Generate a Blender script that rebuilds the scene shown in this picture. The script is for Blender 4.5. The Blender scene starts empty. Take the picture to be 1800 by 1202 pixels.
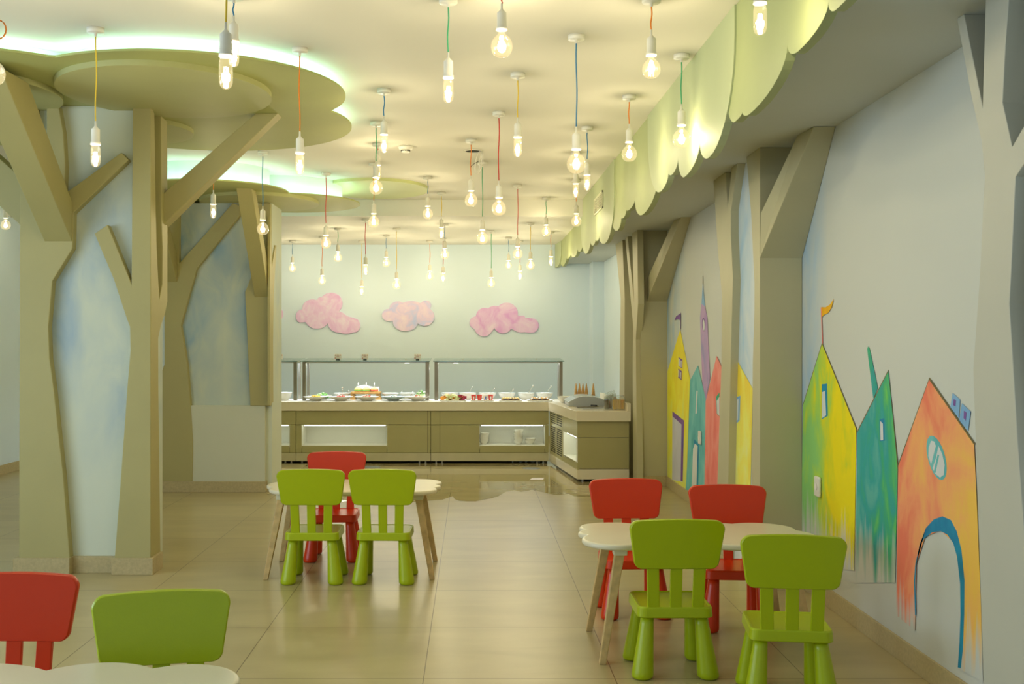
import bpy, bmesh, math, random
from mathutils import Vector, Matrix
random.seed(7)
S = bpy.context.scene
COL = S.collection
PI = math.pi
# ------------------------------------------------------------------ camera, world, exposure
F = 1900.0; CX = 830.0; CY = 600.0; H = 1.40          # focal length and vanishing point for the 1800x1202 frame
cam = bpy.data.cameras.new('camera'); cam_o = bpy.data.objects.new('camera', cam); COL.objects.link(cam_o)
cam.sensor_fit = 'HORIZONTAL'; cam.sensor_width = 36.0; cam.lens = 36.0 * F / 1800.0
cam.shift_x = (900 - CX) / 1800.0; cam.shift_y = -(601 - CY) / 1800.0
cam.clip_start = 0.05; cam.clip_end = 100
cam_o.location = (0, 0, H); cam_o.rotation_euler = (PI / 2, 0, 0)
S.camera = cam_o
S.view_settings.view_transform = 'Standard'; S.view_settings.look = 'None'
S.view_settings.gamma = 1.0; S.view_settings.use_curve_mapping = False
S.view_settings.exposure = 0.0
S.cycles.max_bounces = 8; S.cycles.transparent_max_bounces = 16; S.cycles.sample_clamp_indirect = 4.0
S.cycles.caustics_reflective = False; S.cycles.caustics_refractive = False
S.cycles.use_denoising = True
BULB_W = 4.4; BULB_COL = (1.0, 0.87, 0.57); LED_COL = (0.55, 1.0, 0.88); LED_STR = 19.0
W = bpy.data.worlds.new('world'); S.world = W; W.use_nodes = True
bg = W.node_tree.nodes['Background']; bg.inputs[0].default_value = (0.72, 0.86, 1.0, 1); bg.inputs[1].default_value = 0.6

def area_light(name, loc, rot, sx, sy, power, color):
    l = bpy.data.lights.new(name, 'AREA'); l.shape = 'RECTANGLE'; l.size = sx; l.size_y = sy; l.energy = power; l.color = color
    o = bpy.data.objects.new(name, l); COL.objects.link(o); o.location = loc; o.rotation_euler = rot
    return o
# daylight that comes in through the windows of the left wall and of the wall behind the camera
area_light('daylight_left', (-4.98, 2.6, 1.55), (0, -PI / 2, 0), 1.7, 5.0, 135, (0.70, 0.87, 1.0))
area_light('daylight_behind', (-1.2, -2.48, 1.6), (PI / 2, 0, 0), 4.4, 1.6, 8, (0.85, 0.93, 0.9))

# ------------------------------------------------------------------ projection helpers (measured points -> real positions)
def on_x(px, py, X):            # point of the vertical plane x = X
    d = X * F / (px - CX); return Vector((X, d, H + (CY - py) * d / F))
def on_y(px, py, d):            # point of the vertical plane y = d
    return Vector(((px - CX) * d / F, d, H + (CY - py) * d / F))
def on_z(px, py, Z):
    d = F * (Z - H) / (CY - py); return Vector(((px - CX) * d / F, d, Z))

# ------------------------------------------------------------------ materials
MATS = {}
def srgb(r, g, b):
    f = lambda c: (c / 255) / 12.92 if c / 255 <= 0.04045 else (((c / 255) + 0.055) / 1.055) ** 2.4
    return (f(r), f(g), f(b))
def mat(name, col, rough=0.5, metal=0.0, spec=0.5, var=0.05, scale=6.0, bump=0.0, coat=0.0):
    m = bpy.data.materials.new(name); m.use_nodes = True; nt = m.node_tree; b = nt.nodes['Principled BSDF']
    b.inputs['Roughness'].default_value = rough; b.inputs['Metallic'].default_value = metal
    b.inputs['Specular IOR Level'].default_value = spec; b.inputs['Coat Weight'].default_value = coat
    tc = nt.nodes.new('ShaderNodeTexCoord'); n = nt.nodes.new('ShaderNodeTexNoise')
    n.inputs['Scale'].default_value = scale; n.inputs['Detail'].default_value = 4
    nt.links.new(tc.outputs['Object'], n.inputs['Vector'])
    r = nt.nodes.new('ShaderNodeValToRGB')
    r.color_ramp.elements[0].position = 0.3; r.color_ramp.elements[1].position = 0.7
    r.color_ramp.elements[0].color = tuple(c * (1 - var) for c in col) + (1,)
    r.color_ramp.elements[1].color = tuple(min(1, c * (1 + var)) for c in col) + (1,)
    nt.links.new(n.outputs['Fac'], r.inputs['Fac']); nt.links.new(r.outputs['Color'], b.inputs['Base Color'])
    if bump:
        bn = nt.nodes.new('ShaderNodeBump'); bn.inputs['Strength'].default_value = bump; bn.inputs['Distance'].default_value = 0.002
        n2 = nt.nodes.new('ShaderNodeTexNoise'); n2.inputs['Scale'].default_value = 180
        nt.links.new(tc.outputs['Object'], n2.inputs['Vector']); nt.links.new(n2.outputs['Fac'], bn.inputs['Height'])
        nt.links.new(bn.outputs['Normal'], b.inputs['Normal'])
    MATS[name] = m; return m
def emis(name, col, strength):
    m = bpy.data.materials.new(name); m.use_nodes = True; nt = m.node_tree; nt.nodes.clear()
    e = nt.nodes.new('ShaderNodeEmission'); o = nt.nodes.new('ShaderNodeOutputMaterial')
    e.inputs[0].default_value = tuple(col) + (1,); e.inputs[1].default_value = strength
    nt.links.new(e.outputs[0], o.inputs[0]); MATS[name] = m; return m
def glass(name, tint, gloss=0.1, glow=None, rough=0.02):
    m = bpy.data.materials.new(name); m.use_nodes = True; nt = m.node_tree; nt.nodes.clear()
    t = nt.nodes.new('ShaderNodeBsdfTransparent'); t.inputs[0].default_value = tuple(tint) + (1,)
    g = nt.nodes.new('ShaderNodeBsdfGlossy'); g.inputs['Roughness'].default_value = rough
    lw = nt.nodes.new('ShaderNodeLayerWeight'); lw.inputs[0].default_value = 0.25
    mm = nt.nodes.new('ShaderNodeMath'); mm.operation = 'MULTIPLY_ADD'; mm.inputs[1].default_value = 0.6; mm.inputs[2].default_value = gloss * 0.5
    mm.use_clamp = True
    x = nt.nodes.new('ShaderNodeMixShader'); o = nt.nodes.new('ShaderNodeOutputMaterial')
    nt.links.new(lw.outputs['Facing'], mm.inputs[0]); nt.links.new(mm.outputs[0], x.inputs[0])
    nt.links.new(t.outputs[0], x.inputs[1]); nt.links.new(g.outputs[0], x.inputs[2])
    last = x
    if glow:
        e = nt.nodes.new('ShaderNodeEmission'); e.inputs[0].default_value = tuple(glow[0]) + (1,); e.inputs[1].default_value = glow[1]
        a = nt.nodes.new('ShaderNodeAddShader'); nt.links.new(x.outputs[0], a.inputs[0]); nt.links.new(e.outputs[0], a.inputs[1]); last = a
    nt.links.new(last.outputs[0], o.inputs[0]); MATS[name] = m; return m
def paint(name, cols, scale=(2.2, 2.4, 1.5), rough=0.6, seed=0.0, ygrad=None, zgrad=None, fade=None, gain=1.0):
    """hand-brushed paint: stretched noise through a ramp of colours; ygrad / zgrad shift the colour across the piece;
    fade=(z0, z1): below z1 the paint thins out in brush strokes and shows the wall colour"""
    m = bpy.data.materials.new(name); m.use_nodes = True; nt = m.node_tree; b = nt.nodes['Principled BSDF']
    b.inputs['Roughness'].default_value = rough; b.inputs['Specular IOR Level'].default_value = 0.3
    L = nt.links.new
    tc = nt.nodes.new('ShaderNodeTexCoord'); sp = nt.nodes.new('ShaderNodeSeparateXYZ'); L(tc.outputs['Object'], sp.inputs[0])
    def noise(sc, off, dist, det=7):
        mp = nt.nodes.new('ShaderNodeMapping'); mp.inputs['Scale'].default_value = sc; mp.inputs['Location'].default_value = (off, off, off)
        n = nt.nodes.new('ShaderNodeTexNoise'); n.inputs['Scale'].default_value = 1.6; n.inputs['Detail'].default_value = det; n.inputs['Distortion'].default_value = dist
        L(tc.outputs['Object'], mp.inputs[0]); L(mp.outputs[0], n.inputs['Vector']); return n.outputs['Fac']
    def add(a, c, op='ADD'):
        k = nt.nodes.new('ShaderNodeMath'); k.operation = op
        for i, v in enumerate((a, c)):
            if hasattr(v, 'links'): L(v, k.inputs[i])
            else: k.inputs[i].default_value = v
        return k.outputs[0]
    def ramp(src, a, c, lo, hi):
        r = nt.nodes.new('ShaderNodeMapRange'); r.clamp = False; r.inputs['From Min'].default_value = a; r.inputs['From Max'].default_value = c
        r.inputs['To Min'].default_value = lo; r.inputs['To Max'].default_value = hi; L(src, r.inputs['Value']); return r.outputs[0]
    fac = add(add(noise(scale, seed, 1.2), 0.5, 'SUBTRACT'), 1.0 * gain, 'MULTIPLY')
    fac = add(fac, add(add(noise((7, 9, 3.0), seed + 3, 1.5), 0.5, 'SUBTRACT'), 0.22, 'MULTIPLY'))
    if ygrad: fac = add(fac, ramp(sp.outputs['Y'], ygrad[0], ygrad[1], -0.22, 0.22))
    if zgrad: fac = add(fac, ramp(sp.outputs['Z'], zgrad[0], zgrad[1], -0.22, 0.22))
    fac = add(fac, 0.5)
    r = nt.nodes.new('ShaderNodeValToRGB'); els = r.color_ramp.elements
    while len(els) < len(cols): els.new(0.5)
    for i, c in enumerate(cols):
        els[i].position = 0.28 + 0.44 * i / max(1, len(cols) - 1); els[i].color = tuple(c) + (1,)
    L(fac, r.inputs['Fac']); out = r.outputs['Color']
    if fade:
        f = add(ramp(sp.outputs['Z'], fade[0], fade[1], -0.1, 1.1), add(add(noise((16, 18, 1.0), seed + 7, 0.2, 3), 0.5, 'SUBTRACT'), 3.0, 'MULTIPLY'))
        k = nt.nodes.new('ShaderNodeMath'); k.operation = 'ADD'; k.use_clamp = True; k.inputs[1].default_value = 0; L(f, k.inputs[0])
        x = nt.nodes.new('ShaderNodeMix'); x.data_type = 'RGBA'; x.inputs[6].default_value = (0.64, 0.66, 0.625, 1); L(k.outputs[0], x.inputs[0]); L(out, x.inputs[7]); out = x.outputs[2]
    L(out, b.inputs['Base Color'])
    MATS[name] = m; return m
def sky_paint(name, base, blue, patches, axis='Y', amount=1.0, seed=0.0):
    """white wall paint with brushed light blue patches: patches=[(centre0, halfwidth0, z, halfz)]"""
    m = bpy.data.materials.new(name); m.use_nodes = True; nt = m.node_tree; b = nt.nodes['Principled BSDF']
    b.inputs['Roughness'].default_value = 0.62; b.inputs['Specular IOR Level'].default_value = 0.3
    tc = nt.nodes.new('ShaderNodeTexCoord'); sp = nt.nodes.new('ShaderNodeSeparateXYZ'); nt.links.new(tc.outputs['Object'], sp.inputs[0])
    mp = nt.nodes.new('ShaderNodeMapping'); mp.inputs['Scale'].default_value = (2.6, 2.6, 1.5); mp.inputs['Location'].default_value = (seed, seed, 0)
    n = nt.nodes.new('ShaderNodeTexNoise'); n.inputs['Scale'].default_value = 1.5; n.inputs['Detail'].default_value = 7; n.inputs['Distortion'].default_value = 0.6
    nt.links.new(tc.outputs['Object'], mp.inputs[0]); nt.links.new(mp.outputs[0], n.inputs['Vector'])
    def M(op, a, c, cl=False):
        k = nt.nodes.new('ShaderNodeMath'); k.operation = op; k.use_clamp = cl
        for i, v in enumerate((a, c)):
            if hasattr(v, 'links'): nt.links.new(v, k.inputs[i])
            else: k.inputs[i].default_value = v
        return k.outputs[0]
    tot = None
    for (c0, w0, c1, w1) in patches:
        a = M('SUBTRACT', 1.0, M('ABSOLUTE', M('DIVIDE', M('SUBTRACT', sp.outputs[axis], c0), w0), 0.0), True)
        z = M('SUBTRACT', 1.0, M('POWER', M('ABSOLUTE', M('DIVIDE', M('SUBTRACT', sp.outputs['Z'], c1), w1), 0.0), 3.0), True)
        p = M('MULTIPLY', M('POWER', a, 0.8), z)
        tot = p if tot is None else M('MAXIMUM', tot, p)
    nn = M('MULTIPLY', M('SUBTRACT', n.outputs['Fac'], 0.30), 2.4, True)
    fac = M('MULTIPLY', M('MULTIPLY', tot, nn), amount, True)
    x = nt.nodes.new('ShaderNodeMix'); x.data_type = 'RGBA'; x.inputs[6].default_value = tuple(base) + (1,); x.inputs[7].default_value = tuple(blue) + (1,)
    nt.links.new(fac, x.inputs[0]); nt.links.new(x.outputs[2], b.inputs['Base Color']); MATS[name] = m; return m

WALLC = (0.70, 0.83, 0.93)
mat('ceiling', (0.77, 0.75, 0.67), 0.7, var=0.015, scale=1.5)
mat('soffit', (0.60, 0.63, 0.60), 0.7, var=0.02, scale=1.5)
mat('wall', WALLC, 0.62, var=0.015, scale=2)
mat('trunk_daylit', (0.56, 0.55, 0.47), 0.55, var=0.02, scale=3)  # trunk colour lightened to carry the daylight on the right-edge tree
mat('trunk_half_daylit', (0.50, 0.465, 0.29), 0.55, var=0.03, scale=3)  # trunk colour partly lightened, window light put into the right-wall trees
mat('trunk', (0.44, 0.39, 0.165), 0.55, var=0.03, scale=3, bump=0.15)
mat('leaf_plate', (0.44, 0.46, 0.17), 0.55, var=0.03, scale=3)
mat('leaf_disc', (0.50, 0.50, 0.23), 0.55, var=0.03, scale=3)
mat('leaf_rim', (0.56, 0.60, 0.28), 0.5, var=0.03, scale=3)
mat('core', (0.80, 0.88, 0.82), 0.6, var=0.02)
mat('valance_a', (0.46, 0.52, 0.31), 0.6, var=0.04, scale=2)
mat('valance_b', (0.39, 0.44, 0.21), 0.6, var=0.05, scale=2)
mat('baseboard', (0.49, 0.40, 0.21), 0.45, var=0.10, scale=70)
mat('green_plastic', srgb(170, 188, 4), 0.32, var=0.02, bump=0.1)
mat('red_plastic', srgb(212, 54, 2), 0.32, var=0.02, bump=0.1)
mat('cream_top', (0.80, 0.74, 0.56), 0.28, var=0.02)
mat('bracket', (0.78, 0.74, 0.55), 0.4)
mat('white_plastic', (0.86, 0.84, 0.76), 0.35, var=0.01)
mat('clear_sleeve', (0.8, 0.78, 0.7), 0.2)
mat('counter_panel', (0.43, 0.40, 0.19), 0.35, var=0.02)
mat('counter_top', (0.80, 0.74, 0.58), 0.22, var=0.02)
mat('toe', (0.58, 0.54, 0.36), 0.3)
mat('niche_white', (0.84, 0.84, 0.76), 0.4, var=0.01)
mat('box_paint', (0.66, 0.67, 0.54), 0.62, var=0.01)
mat('case_metal', (0.50, 0.53, 0.53), 0.45, metal=0.3)
mat('black', (0.012, 0.012, 0.012), 0.5)
mat('dark_slot', (0.03, 0.03, 0.02), 0.6)
mat('steel', (0.55, 0.53, 0.48), 0.3, metal=1.0, var=0.03)
mat('dark_steel', (0.30, 0.27, 0.21), 0.32, metal=0.9)
mat('porcelain', (0.84, 0.83, 0.76), 0.18, var=0.01)
mat('blue_porcelain', (0.45, 0.56, 0.60), 0.2, var=0.02)
mat('board_wood', (0.42, 0.23, 0.06), 0.5, var=0.2, scale=15)
mat('bread', (0.70, 0.42, 0.14), 0.7, var=0.2, scale=60)
mat('waffle', (0.62, 0.36, 0.12), 0.6, var=0.2, scale=120)
mat('wafer', (0.80, 0.52, 0.14), 0.6, var=0.1, scale=90)
mat('lettuce', (0.12, 0.38, 0.04), 0.5, var=0.3, scale=80)
mat('lettuce_pale', (0.50, 0.65, 0.30), 0.5, var=0.3, scale=80)
mat('corn', (0.85, 0.60, 0.10), 0.5, var=0.15, scale=120)
mat('tomato', (0.60, 0.06, 0.03), 0.35, var=0.2, scale=60)
mat('pink_food', (0.75, 0.38, 0.26), 0.5, var=0.25, scale=120)
mat('melon', (0.90, 0.38, 0.05), 0.4, var=0.15, scale=60)
mat('pale_melon', (0.75, 0.78, 0.40), 0.4, var=0.15, scale=60)
mat('berry', (0.30, 0.02, 0.05), 0.4)
mat('custard', (0.85, 0.60, 0.20), 0.45, var=0.2, scale=50)
mat('choc', (0.05, 0.022, 0.012), 0.5)
mat('cream', (0.85, 0.82, 0.74), 0.4)
mat('cup_red', (0.62, 0.05, 0.03), 0.4)
mat('cup_blue', (0.06, 0.10, 0.28), 0.4)
mat('coffee', (0.07, 0.03, 0.015), 0.5, var=0.3, scale=90)
mat('candy', (0.45, 0.16, 0.06), 0.5, var=0.6, scale=90)
mat('ply', (0.60, 0.42, 0.18), 0.45, var=0.18, scale=25)
mat('grille_white', (0.72, 0.72, 0.52), 0.4)
mat('sticker_grey', (0.24, 0.27, 0.30), 0.5, var=0.15, scale=30)
mat('sticker_pale', (0.70, 0.62, 0.60), 0.5, var=0.15, scale=40)
mat('rag', (0.35, 0.43, 0.50), 0.8, var=0.2, scale=20)
mat('hole', (0.02, 0.018, 0.015), 0.9)
mat('card', (0.92, 0.90, 0.84), 0.6)
mat('print_red', (0.45, 0.08, 0.08), 0.6)
mat('frame_white', (0.8, 0.8, 0.78), 0.4)
CORD = {'blue': (0.03, 0.20, 0.42), 'green': (0.06, 0.42, 0.20), 'red': (0.62, 0.05, 0.03), 'orange': (0.85, 0.25, 0.02), 'yellow': (0.85, 0.60, 0.05)}
for k, c in CORD.items(): mat('cord_' + k, c, 0.6)
emis('filament', (1.0, 0.86, 0.6), 40.0)
emis('led', LED_COL, LED_STR)
emis('niche_led', (0.95, 1.0, 0.80), 11.0)
emis('spot', (1.0, 0.97, 0.85), 6.0)
glass('bulb_glass', (1.0, 0.97, 0.90), 0.10, glow=((1.0, 0.82, 0.45), 0.22))
glass('shelf_glass', (0.80, 0.90, 0.88), 0.35)
glass('back_glass', (0.95, 0.97, 1.0), 0.0)
glass('glass_edge', (0.25, 0.55, 0.52), 0.3)
glass('jar_glass', (0.93, 0.96, 0.95), 0.25)
glass('window_glass', (0.95, 0.98, 1.0), 0.1)
paint('cloud_pink', [srgb(228, 184, 232), srgb(234, 202, 240), srgb(238, 222, 246)], (5, 5, 4), seed=3)
paint('cloud_pink_b', [srgb(222, 164, 230), srgb(232, 196, 240), srgb(238, 218, 246)], (3, 3, 3), seed=8)
paint('cloud_lilac', [srgb(196, 206, 252), srgb(230, 210, 244), srgb(240, 224, 244)], (3, 3, 4), seed=5)
mat('cloud_line', srgb(205, 150, 165), 0.6)
sky_paint('wall_right_paint', (0.64, 0.66, 0.625), (0.25, 0.50, 0.80), [(6.15, 0.42, 1.5, 1.15), (10.4, 0.9, 1.6, 0.9)], 'Y', 0.9)
sky_paint('pilaster_paint', (0.74, 0.78, 0.80), (0.22, 0.50, 0.82), [(6.75, 0.35, 1.7, 0.9), (3.0, 0.6, 2.2, 1.0)], 'Y', 1.0, 4.0)
sky_paint('column_paint', (0.66, 0.70, 0.58), (0.20, 0.36, 0.58), [(-2.48, 0.42, 1.75, 0.85), (-2.12, 0.30, 1.35, 0.8), (-2.30, 0.34, 2.1, 0.5)], 'X', 0.75, 2.0)
sky_paint('column_paint_b', (0.66, 0.70, 0.58), (0.13, 0.34, 0.62), [(-2.66, 0.40, 1.45, 0.9), (-2.40, 0.35, 2.2, 0.6), (-2.05, 0.3, 1.6, 0.9), (-2.75, 0.5, 2.35, 0.5)], 'X', 0.85, 9.0)
paint('mural_yellow', [srgb(240, 222, 40), srgb(245, 238, 60), srgb(230, 236, 120)], zgrad=(0.5, -0.7))
paint('mural_yellow_green', [srgb(245, 228, 10), srgb(225, 222, 30), srgb(178, 218, 85), srgb(145, 210, 120)], ygrad=(-0.35, 0.35), seed=1.3, fade=(-0.60, -0.36))
paint('mural_yellow_orange', [srgb(238, 244, 170), srgb(244, 240, 110), srgb(244, 218, 70)], zgrad=(-0.5, 0.5))
paint('mural_green', [srgb(110, 205, 100), srgb(60, 175, 130), srgb(45, 165, 165), srgb(90, 180, 170)], ygrad=(-0.35, 0.30), seed=4.4, fade=(-0.53, -0.28))
paint('mural_teal', [srgb(80, 170, 180), srgb(110, 195, 200), srgb(140, 205, 205)], seed=2.2)
paint('mural_purple', [srgb(165, 130, 200), srgb(195, 162, 212), srgb(140, 150, 205)], seed=6)
paint('mural_coral', [srgb(238, 110, 105), srgb(246, 140, 130), srgb(250, 165, 155)], seed=7)
paint('mural_orange', [srgb(250, 200, 90), srgb(252, 185, 110), srgb(250, 160, 115), srgb(244, 128, 100)], ygrad=(-0.45, 0.40), seed=2.9, fade=(-0.56, -0.34))
paint('mural_blue', [srgb(15, 115, 170), srgb(30, 150, 190), srgb(20, 125, 160)], seed=2.1)
paint('mural_blue_light', [srgb(100, 160, 215), srgb(135, 182, 225), srgb(90, 150, 210)], seed=2.1)
paint('mural_violet', [srgb(100, 65, 150), srgb(130, 90, 165), srgb(90, 80, 165)], seed=1.0)
paint('mural_gold', [srgb(235, 160, 20), srgb(250, 190, 30), srgb(215, 150, 40)], seed=1.0)
mat('mural_white', (0.72, 0.76, 0.78), 0.6)
mat('mural_lilac_white', (0.62, 0.63, 0.74), 0.6)
mat('mural_outline', srgb(110, 100, 60), 0.6)

def floor_mat(name, rough, dark=1.0, spec=0.5):
    m = bpy.data.materials.new(name); m.use_nodes = True; nt = m.node_tree; b = nt.nodes['Principled BSDF']
    tc = nt.nodes.new('ShaderNodeTexCoord'); mp = nt.nodes.new('ShaderNodeMapping'); mp.inputs['Location'].default_value = (0.202 + 0.795 * 20, -4.49 + 0.795 * 20, 0)
    nt.links.new(tc.outputs['Object'], mp.inputs[0])
    br = nt.nodes.new('ShaderNodeTexBrick'); br.offset = 0.0; br.squash = 1.0
    br.inputs['Scale'].default_value = 1; br.inputs['Brick Width'].default_value = 0.795; br.inputs['Row Height'].default_value = 0.795
    br.inputs['Mortar Size'].default_value = 0.0022; br.inputs['Mortar Smooth'].default_value = 0.1; br.inputs['Bias'].default_value = 0
    a = (0.46 * dark, 0.39 * dark, 0.205 * dark); c = (0.485 * dark, 0.41 * dark, 0.218 * dark)
    br.inputs['Color1'].default_value = a + (1,); br.inputs['Color2'].default_value = c + (1,)
    br.inputs['Mortar'].default_value = (0.17, 0.125, 0.06, 1)
    nt.links.new(mp.outputs[0], br.inputs['Vector'])
    n = nt.nodes.new('ShaderNodeTexNoise'); n.inputs['Scale'].default_value = 2.2; n.inputs['Detail'].default_value = 7; n.inputs['Distortion'].default_value = 0.5
    mp2 = nt.nodes.new('ShaderNodeMapping'); mp2.inputs['Scale'].default_value = (0.8, 2.2, 1); nt.links.new(tc.outputs['Object'], mp2.inputs[0]); nt.links.new(mp2.outputs[0], n.inputs['Vector'])
    r = nt.nodes.new('ShaderNodeValToRGB'); r.color_ramp.elements[0].position = 0.35; r.color_ramp.elements[0].color = (0.90, 0.88, 0.84, 1)
    r.color_ramp.elements[1].position = 0.7; r.color_ramp.elements[1].color = (1.06, 1.05, 1.04, 1)
    nt.links.new(n.outputs['Fac'], r.inputs['Fac'])
    x = nt.nodes.new('ShaderNodeMix'); x.data_type = 'RGBA'; x.blend_type = 'MULTIPLY'; x.inputs[0].default_value = 1
    nt.links.new(br.outputs['Color'], x.inputs[6]); nt.links.new(r.outputs['Color'], x.inputs[7]); nt.links.new(x.outputs[2], b.inputs['Base Color'])
    b.inputs['Roughness'].default_value = rough
    b.inputs['Specular IOR Level'].default_value = spec
    MATS[name] = m
floor_mat('floor', 0.28, 1.0, 0.5)
floor_mat('wet_floor', 0.03, 0.94, 0.8)

# ------------------------------------------------------------------ mesh helpers
def link(name, bm, m, parent=None, smooth=False, bevel=0.0, seg=2, mats=None, recalc=True):
    if recalc: bmesh.ops.recalc_face_normals(bm, faces=bm.faces)
    me = bpy.data.meshes.new(name); bm.to_mesh(me); bm.free()
    for k in (mats or [m]): me.materials.append(MATS[k])
    if smooth:
        for p in me.polygons: p.use_smooth = True
    o = bpy.data.objects.new(name, me); COL.objects.link(o)
    if bevel:
        b = o.modifiers.new('bevel', 'BEVEL'); b.width = bevel; b.segments = seg; b.limit_method = 'ANGLE'; b.angle_limit = 0.7
    if smooth == 'auto':
        pass
    if parent is not None: o.parent = parent
    return o
def tag(o, label=None, cat=None, group=None, kind=None):
    if label: o['label'] = label
    if cat: o['category'] = cat
    if group: o['group'] = group
    if kind: o['kind'] = kind
    return o
def thing(name, label, cat, loc=(0, 0, 0), rz=0.0, group=None, kind=None):
    o = bpy.data.objects.new(name, None); COL.objects.link(o); o.location = loc; o.rotation_euler = (0, 0, rz)
    o.empty_display_size = 0.05
    return tag(o, label, cat, group, kind)
def struct(name, bm, m, mats=None, bevel=0.0):
    return tag(link(name, bm, m, mats=mats, bevel=bevel), kind='structure')
def N(): return bmesh.new()
def box(bm, x0, x1, y0, y1, z0, z1, mi=0):
    vs = [bm.verts.new(p) for p in ((x0, y0, z0), (x1, y0, z0), (x1, y1, z0), (x0, y1, z0), (x0, y0, z1), (x1, y0, z1), (x1, y1, z1), (x0, y1, z1))]
    for f in ((0, 3, 2, 1), (4, 5, 6, 7), (0, 1, 5, 4), (1, 2, 6, 5), (2, 3, 7, 6), (3, 0, 4, 7)):
        bm.faces.new([vs[i] for i in f]).material_index = mi
    return bm
def prism(bm, pts, off, mi=0):
    pts = [Vector(p) for p in pts]
    offs = off if isinstance(off, list) else [Vector(off)] * len(pts)
    a = [bm.verts.new(p) for p in pts]; b = [bm.verts.new(p + Vector(q)) for p, q in zip(pts, offs)]
    n = len(a)
    bm.faces.new(a).material_index = mi; bm.faces.new(b[::-1]).material_index = mi
    for i in range(n):
        bm.faces.new((a[i], b[i], b[(i + 1) % n], a[(i + 1) % n])).material_index = mi
    return bm
def flat(bm, pts, mi=0):
    f = bm.faces.new([bm.verts.new(Vector(p)) for p in pts]); f.material_index = mi; return bm
def lathe(bm, prof, n=24, loc=(0, 0, 0), mi=0, sx=1.0, sy=1.0):
    rings = []
    for r, z in prof:
        if r < 1e-6: rings.append([bm.verts.new((loc[0], loc[1], loc[2] + z))])
        else: rings.append([bm.verts.new((loc[0] + sx * r * math.cos(2 * PI * k / n), loc[1] + sy * r * math.sin(2 * PI * k / n), loc[2] + z)) for k in range(n)])
    for a, b in zip(rings, rings[1:]):
        for k in range(n):
            k2 = (k + 1) % n
            if len(a) == 1 and len(b) == 1: continue
            if len(a) == 1: f = (a[0], b[k], b[k2])
            elif len(b) == 1: f = (a[k], b[0], a[k2])
            else: f = (a[k], b[k], b[k2], a[k2])
            bm.faces.new(f).material_index = mi
    return bm
def tube(bm, pts, r, n=8, mi=0, cap=True):
    pts = [Vector(p) for p in pts]; rings = []
    for i, p in enumerate(pts):
        t = (pts[min(i + 1, len(pts) - 1)] - pts[max(i - 1, 0)]).normalized()
        u = t.orthogonal().normalized() if abs(t.z) < 0.95 else Vector((1, 0, 0)); u = (u - t * u.dot(t)).normalized(); v = t.cross(u)
        rr = r[i] if isinstance(r, (list, tuple)) else r
        rings.append([bm.verts.new(p + (u * math.cos(2 * PI * k / n) + v * math.sin(2 * PI * k / n)) * rr) for k in range(n)])
    for a, b in zip(rings, rings[1:]):
        for k in range(n): bm.faces.new((a[k], a[(k + 1) % n], b[(k + 1) % n], b[k])).material_index = mi
    if cap:
        bm.faces.new(rings[0][::-1]).material_index = mi; bm.faces.new(rings[-1]).material_index = mi
    return bm
def blob(bm, c, r, mi=0, sz=(1, 1, 1), sub=1, rot=0.0):
    g = bmesh.ops.create_icosphere(bm, subdivisions=sub, radius=r)
    M = Matrix.Translation(c) @ Matrix.Rotation(rot, 4, 'Z') @ Matrix.Diagonal((sz[0], sz[1], sz[2], 1))
    bmesh.ops.transform(bm, matrix=M, verts=g['verts'])
    for f in {f for v in g['verts'] for f in v.link_faces}: f.material_index = mi; f.smooth = True
def union_outline(circles, c, n=160):
    """outline of overlapping discs seen from an inner point c; circles = (x, y, rx, ry)"""
    out = []
    for k in range(n):
        t = 2 * PI * k / n; dx, dy = math.cos(t), math.sin(t); best = 0
        for (x, y, rx, ry) in circles:
            ox, oy = (c[0] - x) / rx, (c[1] - y) / ry; ex, ey = dx / rx, dy / ry
            A = ex * ex + ey * ey; B = ox * ex + oy * ey; C = ox * ox + oy * oy - 1
            D = B * B - A * C
            if D > 0: best = max(best, (-B + math.sqrt(D)) / A)
        out.append((c[0] + dx * best, c[1] + dy * best))
    return out
def shrink(circles, k): return [(x, y, rx - k, ry - k) for (x, y, rx, ry) in circles]

# ------------------------------------------------------------------ the room
ZC = 2.91; ZF = 2.733; BEAM = 11.51; BACK = 14.9; XL = -4.95; XR = 1.884; XR2 = 1.77; Y0 = -2.5
def zs(y): return 2.535 if y <= 4 else (2.47 if y >= 9 else 2.535 - 0.065 * (y - 4) / 5)
struct('floor', box(N(), XL - 0.2, XR + 0.2, Y0 - 0.2, BACK + 0.2, -0.06, 0), 'floor')
struct('ceiling', box(N(), XL, 1.26, Y0, BEAM, ZC, ZC + 0.08), 'ceiling')
bm = box(N(), XL, 1.26, BEAM + 0.001, BACK, ZF, ZF + 0.26)
struct('ceiling_rear', bm, 'ceiling')
# soffit along the right wall: underside bends slightly; bulkhead side face carries the valance
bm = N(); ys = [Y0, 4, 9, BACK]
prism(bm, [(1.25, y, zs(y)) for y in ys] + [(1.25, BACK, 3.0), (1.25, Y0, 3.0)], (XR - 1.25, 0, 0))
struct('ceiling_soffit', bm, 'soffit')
struct('wall_back', box(N(), XL, XR + 0.15, BACK, BACK + 0.15, 0, 3.0), 'wall')
bm = box(N(), XR, XR + 0.15, Y0, 11.95, 0, 3.0); 
struct('wall_right', bm, 'wall_right_paint')
struct('wall_right_rear', box(N(), XR2, XR + 0.15, 11.951, BACK, 0, 2.47), 'wall')
struct('trim_1', box(N(), 1.614, XR2, 14.5, BACK, 0, 2.47), 'wall')
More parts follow.
